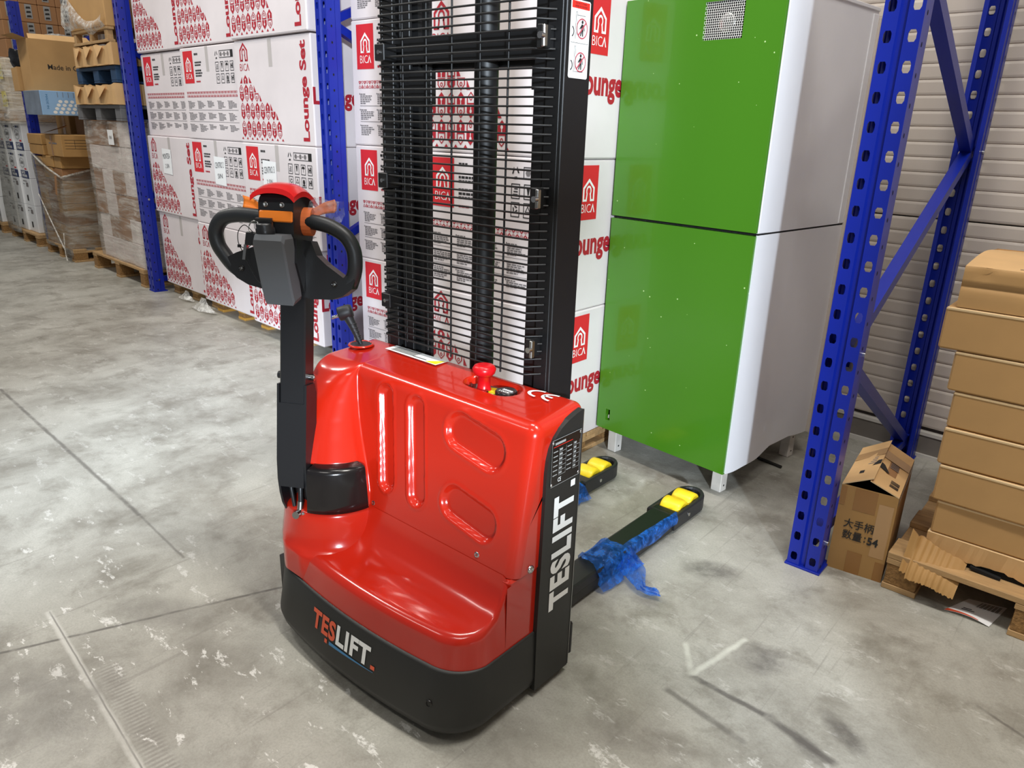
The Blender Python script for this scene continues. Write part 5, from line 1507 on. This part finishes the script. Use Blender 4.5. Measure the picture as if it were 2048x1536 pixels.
# ------------------------------------------------------------------ loads at far left
def load_one():
    # pale wrapped load beside the upright, on a wooden pallet; plastic pallets and trays piled on it
    pallet('wooden pallet under the pale film wrapped load left of the blue upright', -8.42, 2.97, RZ, 1.38, 0.90, h=0.17, nb=4)
    root = thing('wrapped_load', 'pale film wrapped block of cartons left of the blue upright', 'pallet load', (-8.12, 2.98, 0.1715), RZ)
    w, d, h = 1.07, 0.88, 1.30
    rnd = random.Random(5)
    for r in range(6):
        n = 4
        for c in range(n):
            b = MB(); x0, x1 = w*c/n, w*(c+1)/n; z0, z1 = h*r/6, h*(r+1)/6
            b.box(x0+0.003, 0.004+rnd.uniform(0, 0.012), z0+0.001, x1-0.003, d, z1-0.002, 'card_dark' if rnd.random() < 0.3 else 'box_white', 0.004); put('inner_carton', b, root)
    f = MB()
    rows = []
    for i in range(15):
        t = i/14; z = lerp(-0.02, h+0.004, t); k = 0.006+0.012*abs(math.sin(9*t))*(0.4)
        ring = []
        for (xa, ya, xb, yb, n) in ((0, 0, w, 0, 12), (w, 0, w, d, 6), (w, d, 0, d, 6), (0, d, 0, 0, 6)):
            for q in range(n):
                u = q/n; x, y = lerp(xa, xb, u), lerp(ya, yb, u); ox = -1 if x <= 0 else (1 if x >= w else 0); oy = -1 if y <= 0 else (1 if y >= d else 0)
                s = k+0.006*math.sin(7*u+11*t)*0.5; ring.append((x+ox*(s+0.004), y+oy*(s+0.004), z))
        rows.append(ring)
    f.grid(rows, 'stretch_film', True, True); put('stretch_wrap', f, root, 'clear stretch film')
    lb = MB(); lb.poly([(0.66, -0.03, 1.10), (0.80, -0.03, 1.10), (0.80, -0.03, 1.23), (0.66, -0.03, 1.23)], 'note_paper'); lb.mesh2d(fit(text2d('NN', 1), 0.70, 1.15, 0.76, 1.18), lambda a, b: (a, -0.032, b), 'print_grey'); put('label', lb, root)
    def plas(label, x, y, z, w, d, h, m):
        r = thing('plastic_pallet', label, 'pallet', (x, y, z), RZ)
        b = MB(); b.box(0, 0, h-0.03, w, d, h, m, 0.004); put('deck', b, r)
        for xx in (0.0, w*0.44, w-0.13):
            for yy in (0.0, d-0.14):
                k = MB(); k.box(xx, yy, 0.018, xx+0.13, yy+0.14, h-0.03, m, 0.004); put('foot_block', k, r)
            k = MB(); k.box(xx, 0, 0, xx+0.13, d, 0.018, m, 0.003); put('runner', k, r)
        k = MB(); k.box(0.02, 0.30, 0.02, w-0.02, 0.32, h-0.03, 'dark_void'); put('shade_sheet', k, r)  # dark sheet standing in for the shade inside the pallet
    plas('grey plastic pallet on top of the pale wrapped load', -8.10, 2.92, 1.4795, 1.12, 0.80, 0.135, 'grey_pallet')
    plas('dark blue plastic pallet between two torn carton trays', -7.98, 2.92, 1.792, 1.00, 0.78, 0.138, 'blue_pallet')
    def tray(label, x, y, z, w, d, h):
        r = thing('carton_tray', label, 'carton', (x, y, z), RZ); rnd = random.Random(int(z*100)); b = MB()
        n = 16; top = []; bot = []
        P = [(0, d)]+[(0, 0)]+[(w*i/n, 0.006*math.sin(5*i)) for i in range(1, n)]+[(w, 0), (w, d)]
        for i, (px_, py_) in enumerate(P):
            k = rnd.uniform(0.0, 0.25) if 1 < i < len(P)-2 else 0
            bot.append((px_, py_, 0)); top.append((px_+0.01*rnd.uniform(-1, 1), py_-0.02*k, h*(1-k*0.6)))
        b.grid([bot, top], 'card_light', False); b.grid([[(x_, y_+0.008, z_) for x_, y_, z_ in top], [(x_, y_+0.008, z_) for x_, y_, z_ in bot]], 'card', False)
        b.poly([(0, 0, 0.004), (w, 0, 0.004), (w, d, 0.004), (0, d, 0.004)], 'card'); b.box(0.05, 0.1, 0.0, w-0.05, d-0.02, h*0.97, 'card_dark')
        put('tray_wall', b, r)
        f = MB()
        for (a, c) in ((0.05, 0.22), (0.30, 0.52), (0.58, 0.83)):
            f.poly([(w*a, -0.004, h*0.95), (w*c, -0.012, h*0.85), (w*(c+a)/2+0.03, -0.035, h*0.35), (w*a+0.05, -0.02, h*0.25)], 'card_light')
        put('torn_fold', f, r)
    tray('lower torn brown carton tray on the grey plastic pallet', -8.02, 2.89, 1.615, 1.05, 0.75, 0.172)
    tray('upper torn brown carton tray on the dark blue plastic pallet', -7.90, 2.89, 1.931, 0.95, 0.75, 0.175)
    r = thing('wooden_crate', 'small wooden crate frame under the film wrapped carton', 'crate', (-7.84, 2.88, 2.107), RZ); b = MB()
    w = 0.87
    for z0, z1 in ((0.0, 0.022), (0.098, 0.118)): 
        for yy in (0, 0.6): b = MB(); b.box(0, yy, z0, w, yy+0.06, z1, 'wood', 0.002); put('rail', b, r)
    for xx in (0.02, 0.42, w-0.08):
        for yy in (0.005, 0.605): b = MB(); b.box(xx, yy, 0.022, xx+0.06, yy+0.05, 0.098, 'wood', 0.002); put('spacer', b, r)
    b = MB(); b.box(0.30, 0.08, 0.022, 0.52, 0.3, 0.085, 'note_paper'); put('packet', b, r)
    r = thing('wrapped_carton', 'brown carton with torn white film hanging over its front at the top of the pile', 'carton', (-7.85, 2.88, 2.2255), RZ)
    b = MB(); b.box(0, 0, 0, 0.88, 0.7, 0.42, 'card', 0.008); put('carton_body', b, r)
    f = MB(); rows = []; rnd = random.Random(9)
    for i in range(13):
        t = i/12; x = lerp(-0.06, 0.90, t); zt = interp(t, [0, 0.15, 0.35, 0.55, 0.8, 1], [0.26, 0.27, 0.13, 0.06, 0.05, 0.10]); zb = interp(t, [0, 0.3, 0.5, 0.62, 0.75, 1], [0.0, 0.02, 0.0, -0.06, -0.04, 0.0])
        rows.append([(x, -0.012-0.03*math.sin(PI*j/5)-rnd.uniform(0, 0.012), lerp(zt, zb, j/5)) for j in range(6)])
    f.grid(rows, 'stretch_film_dense', True); put('torn_film', f, r, 'torn white stretch film')
    for k in range(7):
        s = MB(); s.tube(smooth_path([(-0.03, -0.02, 0.26-0.02*k), (-0.09-0.008*k, -0.03, 0.20-0.02*k), (-0.05, -0.03, 0.10-0.012*k)], 4), 0.003, 'stretch_film_dense', 5); put('film_strand', s, r)
load_one()

def load_two():
    pallet('dark wooden pallet under the glossy film wrapped brown cartons', -9.78, 2.97, RZ, 0.98, 0.80, h=0.14, nb=4)
    root = thing('wrapped_load', 'glossy film wrapped stack of brown cartons with a sagging torn top', 'pallet load', (-9.76, 2.985, 0.1415), RZ)
    w, d, h = 0.92, 0.76, 0.84
    rnd = random.Random(8)
    for r in range(7):
        for c in range(3):
            for s in range(2):
                x0, x1 = w*c/3, w*(c+1)/3; y0, y1 = d*s/2, d*(s+1)/2; z0, z1 = h*r/7, h*(r+1)/7
                b = MB(); b.box(x0+0.003, y0+0.003+rnd.uniform(0, 0.006), z0+0.001, x1-0.003-rnd.uniform(0, 0.006), y1-0.003, z1-0.002, rnd.choice(['card', 'card_dark', 'card_dark']), 0.004); put('inner_carton', b, root)
    f = MB(); rows = []
    for i in range(13):
        t = i/12; ring = []
        for (xa, ya, xb, yb, n) in ((0, d, 0, 0, 6), (0, 0, w, 0, 14), (w, 0, w, d, 10)):
            for q in range(n+1):
                u = q/n; x, y = lerp(xa, xb, u), lerp(ya, yb, u)
                top = h+0.03
                if xa != xb: top = h+0.14-0.22*u
                elif xa == w: top = h-0.08+0.14*u
                else: top = h+0.14
                z = lerp(-0.13 if (xa != xb and u > 0.75) else -0.04, top, t)
                ox = -1 if xa == 0 and xb == 0 else (1 if xa == w and xb == w else 0); oy = -1 if ya == 0 and yb == 0 else 0
                s = 0.014+0.010*math.sin(8*u+9*t)
                if xa != xb and u > 0.6: s += 0.05*(1-t)*(u-0.6)
                ring.append((x+ox*s, y+oy*s, z))
        rows.append(ring)
    f.grid(rows, 'stretch_film_dark', True); put('stretch_wrap', f, root, 'loose clear stretch film, torn along its top')
    e = MB()
    P = smooth_path([(0.0, -0.02, h+0.13), (0.45, -0.035, h+0.02), (w+0.01, -0.025, h-0.08)], 6); e.tube(P, 0.010, 'stretch_film_dense', 6)
    P = smooth_path([(w+0.012, -0.02, h-0.09), (w+0.02, 0.25, h-0.02), (w+0.012, 0.6, h+0.05)], 6); e.tube(P, 0.012, 'stretch_film_dense', 6)
    P = smooth_path([(0.06, -0.03, h*0.62), (0.5, -0.06, h*0.30), (w+0.02, -0.09, 0.0)], 6); e.tube(P, 0.007, 'stretch_film_dense', 6)
    P = smooth_path([(w-0.12, -0.04, 0.16), (w-0.06, -0.07, -0.02), (w, -0.08, -0.12)], 5); e.tube(P, 0.006, 'stretch_film_dense', 6)
    put('film_fold', e, root, 'rolled film edge')
    tg = MB(); tg.poly([(w-0.10, -0.045, h-0.08), (w-0.02, -0.045, h-0.06), (w-0.06, -0.055, h-0.28), (w-0.12, -0.055, h-0.26)], 'card_dark'); put('hanging_strip', tg, root)
    g = 'loose brown cartons on the left load'
    Z = 0.1415+h+0.002
    i = 0
    for x, y, zz, ww, dd, hh, lab in ((-9.74, 2.98, Z, 0.30, 0.50, 0.10, 'small brown carton lying left on the wrapped brown stack'), (-9.42, 2.965, Z, 0.36, 0.52, 0.115, 'small brown carton lying in the middle of the wrapped brown stack'), (-9.04, 2.95, Z, 0.22, 0.52, 0.12, 'small brown carton at the right edge of the wrapped brown stack'),
                                  (-9.79, 2.97, 1.101, 0.50, 0.32, 0.105, 'lower of two flat brown cartons at the left of the load'), (-9.79, 2.965, 1.208, 0.50, 0.32, 0.108, 'upper of two flat brown cartons at the left of the load')):
        carton('brown_carton', lab, x, y, zz, ww, dd, hh, 'card_olive', RZ, g, tape_m='tape_brown' if i > 2 else None, edge=False); i += 1
    # open carton with printing and a raised flap
    r = thing('brown_carton', 'brown carton with printed table and a raised open flap', 'carton', (-9.12, 2.93, 1.110), RZ, g)
    b = MB(); b.box(0, 0, 0, 0.52, 0.36, 0.215, 'card_olive', 0.004); put('carton_body', b, r)
    fl = MB(); fl.poly([(0.0, -0.02, 0.222), (0.30, -0.05, 0.245), (0.48, 0.10, 0.315), (0.20, 0.14, 0.29)], 'card_light'); fl.poly([(0.0, -0.02, 0.218), (0.30, -0.05, 0.241), (0.48, 0.10, 0.311), (0.20, 0.14, 0.286)][::-1], 'card_dark'); put('flap', fl, r)
    p = MB()
    for k in range(4): p.box(0.522, 0.03, 0.08+0.028*k, 0.5225, 0.34, 0.083+0.028*k, 'print_black')
    p.box(0.522, 0.12, 0.08, 0.5225, 0.123, 0.166, 'print_black'); p.box(0.10, -0.0015, 0.12, 0.36, -0.001, 0.135, 'print_grey'); p.box(0.16, -0.0015, 0.0, 0.21, -0.001, 0.20, 'tape_brown'); put('print', p, r)
    r = carton('brown_carton', 'taller taped brown carton under the left end of the light blue carton', -9.905, 3.325, 1.110, 0.46, 0.36, 0.402, 'card_olive', RZ, g, tape_m=None, edge=False)
    p = MB(); p.box(0.22, -0.0015, 0.15, 0.30, -0.001, 0.40, 'tape_brown')
    for k in range(3): p.box(0.04+0.13*k, -0.002, 0.10, 0.12+0.13*k, -0.0015, 0.15, 'print_black')
    put('print', p, r)
    carton('brown_carton', 'brown carton at the back carrying the right end of the light blue carton', -9.38, 3.34, 1.110, 0.66, 0.38, 0.402, 'card_dark', RZ, g, edge=False)
    # light blue printed carton
    r = thing('blue_carton', 'light blue printed carton with a shiny taped grey end', 'carton', (-9.42, 2.89, 1.5135), RZ)
    w, d, h = 0.56, 0.60, 0.235
    b = MB(); b.box(0, 0, 0, w, d, h, 'blue_carton', 0.004); b.box(-0.001, -0.002, 0.002, w-0.004, 0.004, h-0.002, 'blue_carton_side'); put('carton_body', b, r)
    p = MB(); X = w+0.0015
    for k in range(4):
        for q in range(5): 
            yy, zz = 0.12+0.055*q+0.02*k, 0.03+0.035*k; p.poly([(X, yy+0.02*math.cos(2*PI*a/8), zz+0.016*math.sin(2*PI*a/8)) for a in range(8)], 'white_print')
    for k in range(4):
        zz = 0.015+0.052*k
        for (y0, z0, y1, z1) in ((0.46, zz, 0.52, zz+0.003), (0.46, zz+0.039, 0.52, zz+0.042), (0.46, zz, 0.463, zz+0.042), (0.517, zz, 0.52, zz+0.042), (0.478, zz+0.012, 0.502, zz+0.03)): p.box(X-0.0005, y0, z0, X, y1, z1, 'print_black')
    for k in range(4): p.box(X-0.0005, 0.16+0.05*k, 0.175, X, 0.164+0.05*k, 0.225, 'print_grey')
    p.mesh2d(fit(text2d('MADE IN', 1), 0.05, 0, 0.19, 0.02), lambda a, b_: (X, 0.05+b_, 0.23-a+0.02), 'print_blue')
    put('print', p, r)
    # big open carton
    r = thing('open_carton', 'large open brown carton with lettering standing on the light blue carton', 'carton', (-9.50, 2.93, 1.750), RZ)
    w, d, h = 0.36, 0.62, 0.50
    b = MB()
    for q in ([(0, 0, 0), (w, 0, 0), (w, 0, h), (0, 0, h)], [(w, 0, 0), (w, d, 0), (w, d, h), (w, 0, h)], [(0, d, 0), (0, 0, 0), (0, 0, h), (0, d, h)], [(w, d, 0), (0, d, 0), (0, d, h), (w, d, h)], [(0, 0, 0.02), (w, 0, 0.02), (w, d, 0.02), (0, d, 0.02)]): b.poly(q, 'card')
    put('carton_body', b, r)
    f = MB(); f.poly([(0, 0, h), (w, 0, h), (w-0.05, -0.10, h+0.04), (0.02, -0.14, h+0.03)], 'card'); put('flap', f, r)
    f = MB(); f.poly([(0, 0, h), (0, d, h), (-0.20, d-0.05, h+0.02), (-0.22, 0.0, h+0.02)], 'card'); put('flap', f, r)
    f = MB(); f.poly([(w, 0.02, h), (w, d, h), (w-0.06, d-0.03, h+0.06), (w-0.06, 0.03, h+0.05)], 'card_light'); put('flap', f, r)
    t = MB(); t.mesh2d(fit(text2d('Made in C', 1, 0.004), 0.16, 0.215, 0.44, 0.265), lambda a, b_: (w+0.002, a, b_), 'print_black'); put('lettering', t, r)
    f = MB(); rows = []
    for i in range(9):
        tt = i/8; rows.append([(w*0.5+0.14*math.cos(2*PI*j/8), lerp(0.1, d, tt), h+0.015+0.05*math.sin(PI*tt)*abs(math.sin(2*PI*j/8))+0.02*math.sin(3*j+5*tt)) for j in range(8)])
    f.grid(rows, 'stretch_film_dense', True); put('film_heap', f, r, 'crumpled clear film heaped in the top')
    # black sack in a narrow carton at the left
    r = thing('sack_carton', 'narrow open carton holding a black plastic sack beside the far blue upright', 'carton', (-9.78, 2.92, 1.752), RZ)
    b = MB(); w, d, h = 0.22, 0.26, 0.24
    for q in ([(0, 0, 0), (w, 0, 0), (w, 0, h), (0, 0, h*0.95)], [(w, 0, 0), (w, d, 0), (w, d, h), (w, 0, h)], [(0, d, 0), (0, 0, 0), (0, 0, h*0.95), (0, d, h)], [(w, d, 0), (0, d, 0), (0, d, h), (w, d, h)], [(0, 0, 0.004), (w, 0, 0.004), (w, d, 0.004), (0, d, 0.004)]): b.poly(q, 'card')
    put('carton_body', b, r)
    s = MB(); rows = []; rnd2 = random.Random(4)
    for i in range(10):
        tt = i/9; rr = interp(tt, [0, 0.4, 0.7, 1], [0.05, 0.10, 0.13, 0.10]); rows.append([(w/2-0.02*tt+rr*math.cos(2*PI*j/16)*(1+rnd2.uniform(-0.14, 0.14)), d/2-0.03*tt+rr*math.sin(2*PI*j/16)*(1+rnd2.uniform(-0.14, 0.14)), lerp(0.05, 0.42, tt)+rnd2.uniform(-0.012, 0.012)) for j in range(16)])
    s.grid(rows, 'bag_black', True, True); put('plastic_sack', s, r, 'shiny black plastic sack')
load_two()

def load_three():
    # white cartons behind the far upright
    pallet('wooden pallet under the film wrapped white printed cartons at far left', -11.35, 3.06, RZ, 1.20, 0.85, h=0.14, nb=4)
    g = 'white gate opener cartons at far left'
    k = 0
    for col, x in enumerate((-11.02, -10.66, -11.34)):
        for row in range(4):
            z = 0.1415+row*0.322
            pos = ('bottom', 'second', 'third', 'top')[row]; cn = ('middle', 'right', 'left')[col]
            r = thing('opener_carton', 'white carton with navy band, %s layer of the %s column at far left' % (pos, cn), 'carton', (x+0.0, 3.09, z), RZ, g)
            b = MB(); w, d, h = (0.345 if col != 2 else 0.31), 0.60, 0.320
            b.box(0, 0, 0, w, d, h, 'white_paint' , 0.004); put('carton_body', b, r)
            p = MB(); Y = -0.0014
            def rr(x0, z0, x1, z1, m, o=0.0): p.poly([(x0, Y-o, z0), (x1, Y-o, z0), (x1, Y-o, z1), (x0, Y-o, z1)], m)
            if row >= 2:
                rr(0.02, 0.0, w-0.01, 0.088, 'print_navy'); p.mesh2d(fit(text2d('GATE', 1, 0.03), 0.05, 0.050, 0.20, 0.080), lambda a, c: (a, Y-0.001, c), 'white_print'); p.mesh2d(fit(text2d('OPENER', 1, 0.03), 0.05, 0.012, 0.27, 0.042), lambda a, c: (a, Y-0.001, c), 'white_print')
                rr(0.20, 0.10, 0.28, 0.118, 'print_red')
                p.mesh2d(fit(text2d('Quality', 1, 0.0), 0.06, 0.15, 0.20, 0.21), lambda a, c: (a, Y, c), 'print_black')
                for q in range(16):
                    t0, t1 = 2*PI*q/16, 2*PI*(q+1)/16; p.poly([(0.13+rx*math.cos(t), Y, 0.178+rx*0.55*math.sin(t)) for rx, t in ((0.095, t0), (0.101, t0), (0.101, t1), (0.095, t1))], 'print_black')
                rr(0.03, 0.262, 0.08, 0.270, 'print_black'); rr(0.10, 0.255, 0.19, 0.278, 'print_navy'); p.mesh2d(fit(text2d('DE', 1, 0.03), 0.20, 0.255, 0.26, 0.278), lambda a, c: (a, Y, c), 'print_black')
            else:
                rr(0.03, 0.245, 0.08, 0.252, 'print_black'); rr(0.15, 0.22, 0.24, 0.27, 'print_grey'); rr(0.10, 0.05, 0.16, 0.12, 'print_black'); rr(0.05, 0.28, 0.2, 0.29, 'print_grey')
            put('front_print', p, r)
    r = thing('wrapped_load', 'dark glossy film around the left half of the white opener cartons', 'plastic film', (-11.37, 3.06, 0.10), RZ)
    f = MB(); rows = []
    for i in range(9):
        t = i/8; rows.append([(x, y-0.012-0.01*math.sin(8*t+5*x), lerp(0.0, 1.32, t)) for x, y in ((0.0, 0.8), (0.0, 0.4), (0.0, 0.0), (0.18, 0.0), (0.34, 0.0), (0.5, 0.0), (0.60, 0.003))])
    f.grid(rows, 'stretch_film_dark', True); put('film_sheet', f, r)
    # film wrapped pale load standing on them, with yellow labels
    r = thing('wrapped_load', 'pale film wrapped load with yellow labels on the white opener cartons', 'pallet load', (-11.36, 3.05, 1.4315), RZ)
    w, d, h = 1.06, 0.98, 0.69
    b = MB(); b.box(0.02, 0.02, 0, w, d, 0.115, 'wood', 0.003); b.mesh2d(fit(text2d('<EPAL>', 1, 0.01), 0.66, 0.03, 0.90, 0.09), lambda a, c: (a, 0.018, c), 'print_black'); put('pallet_base', b, r)
    for k in range(3):
        for c in range(2):
            z0 = 0.118+k*0.19; b = MB(); b.box(0.02+c*0.52, 0.03, z0, 0.53+c*0.52, d, z0+0.188, 'card_pale', 0.01); put('inner_carton', b, r)
    for z in (0.16, 0.46):
        p = MB(); p.poly([(0.76, 0.012, z), (0.96, 0.012, z), (0.96, 0.012, z+0.17), (0.76, 0.012, z+0.17)], 'yellow_tag')
        p.lathe([(0.05, 0), (0.042, 0.001)], (0.88, 0.010, z+0.08), 'print_black', 14, ((1, 0, 0), (0, 0, 1), (0, -1, 0))); put('yellow_label', p, r)
    f = MB(); rows = []
    for i in range(17):
        t = i/16; k = 0.012+0.012*math.sin(21*t)
        rows.append([(x-0.004, y-k+0.006*math.sin(5*x+9*t), lerp(-0.02, h, t)) for x, y in ((-0.0, 0.9), (0.0, 0.3), (0.0, 0.0), (0.3, 0.0), (0.6, 0.0), (0.9, 0.0), (w+0.02, 0.0), (w+0.03, 0.3), (w+0.03, 0.9))])
    f.grid(rows, 'stretch_film', True); put('stretch_wrap', f, r, 'clear stretch film')
    # one more white load beyond
    pallet('dark wooden pallet under the last white load at the picture edge', -12.95, 3.12, RZ, 1.3, 0.85, h=0.14, nb=4)
    r = thing('wrapped_load', 'white and navy wrapped load at the left picture edge', 'pallet load', (-12.9, 3.14, 0.1415), RZ)
    b = MB()
    for k in range(4):
        for c in range(3): 
            b = MB(); b.box(c*0.40, 0, k*0.33, c*0.40+0.395, 0.7, k*0.33+0.326, 'white_paint', 0.004); bo = put('inner_carton', b, r)
            p = MB(); p.box(c*0.40+0.01, -0.002, k*0.33+0.20, c*0.40+0.385, -0.001, k*0.33+0.28, 'print_navy'); p.mesh2d(fit(text2d('GARAGE', 1, 0.03), c*0.40+0.08, k*0.33+0.08, c*0.40+0.35, k*0.33+0.13), lambda a, q: (a, -0.002, q), 'print_black'); put('front_print', p, bo)
    f = MB(); f.grid([[(x, -0.02-0.008*math.sin(9*t+4*x), t*1.36) for x in (0, 0.3, 0.6, 0.9, 1.22)] for t in [i/8 for i in range(9)]], 'stretch_film_dark', True); put('stretch_wrap', f, r)
mat('print_navy', (36, 52, 100), 0.5)
mat('card_pale', (222, 206, 180), 0.6, var=0.12, vscale=5)
load_three()

def upper_cartons():
    k = 0
    for row in range(4):
        for c in range(5):
            r = thing('brown_carton', 'small brown taped carton, %s row, %s from the front, top left beyond far upright' % (('bottom', 'second', 'third', 'top')[row], ('first', 'second', 'third', 'fourth', 'fifth')[c]), 'carton', (-10.86, 3.075+c*0.193, 2.128+row*0.193), 0.0, 'brown cartons on the far left load')
            b = MB(); b.box(0, 0, 0, 0.55, 0.19, 0.190, 'card_dark', 0.005); put('carton_body', b, r)
            p = MB(); X = 0.552
            p.poly([(X, 0.055, 0.04), (X, 0.125, 0.04), (X, 0.125, 0.188), (X, 0.055, 0.188)], 'grey_print')
            for q in range(3): p.poly([(X+0.001, 0.065, 0.05+0.045*q), (X+0.001, 0.115, 0.055+0.045*q), (X+0.001, 0.110, 0.075+0.045*q), (X+0.001, 0.070, 0.072+0.045*q)], 'print_black')
            put('tape_label', p, r)
upper_cartons()
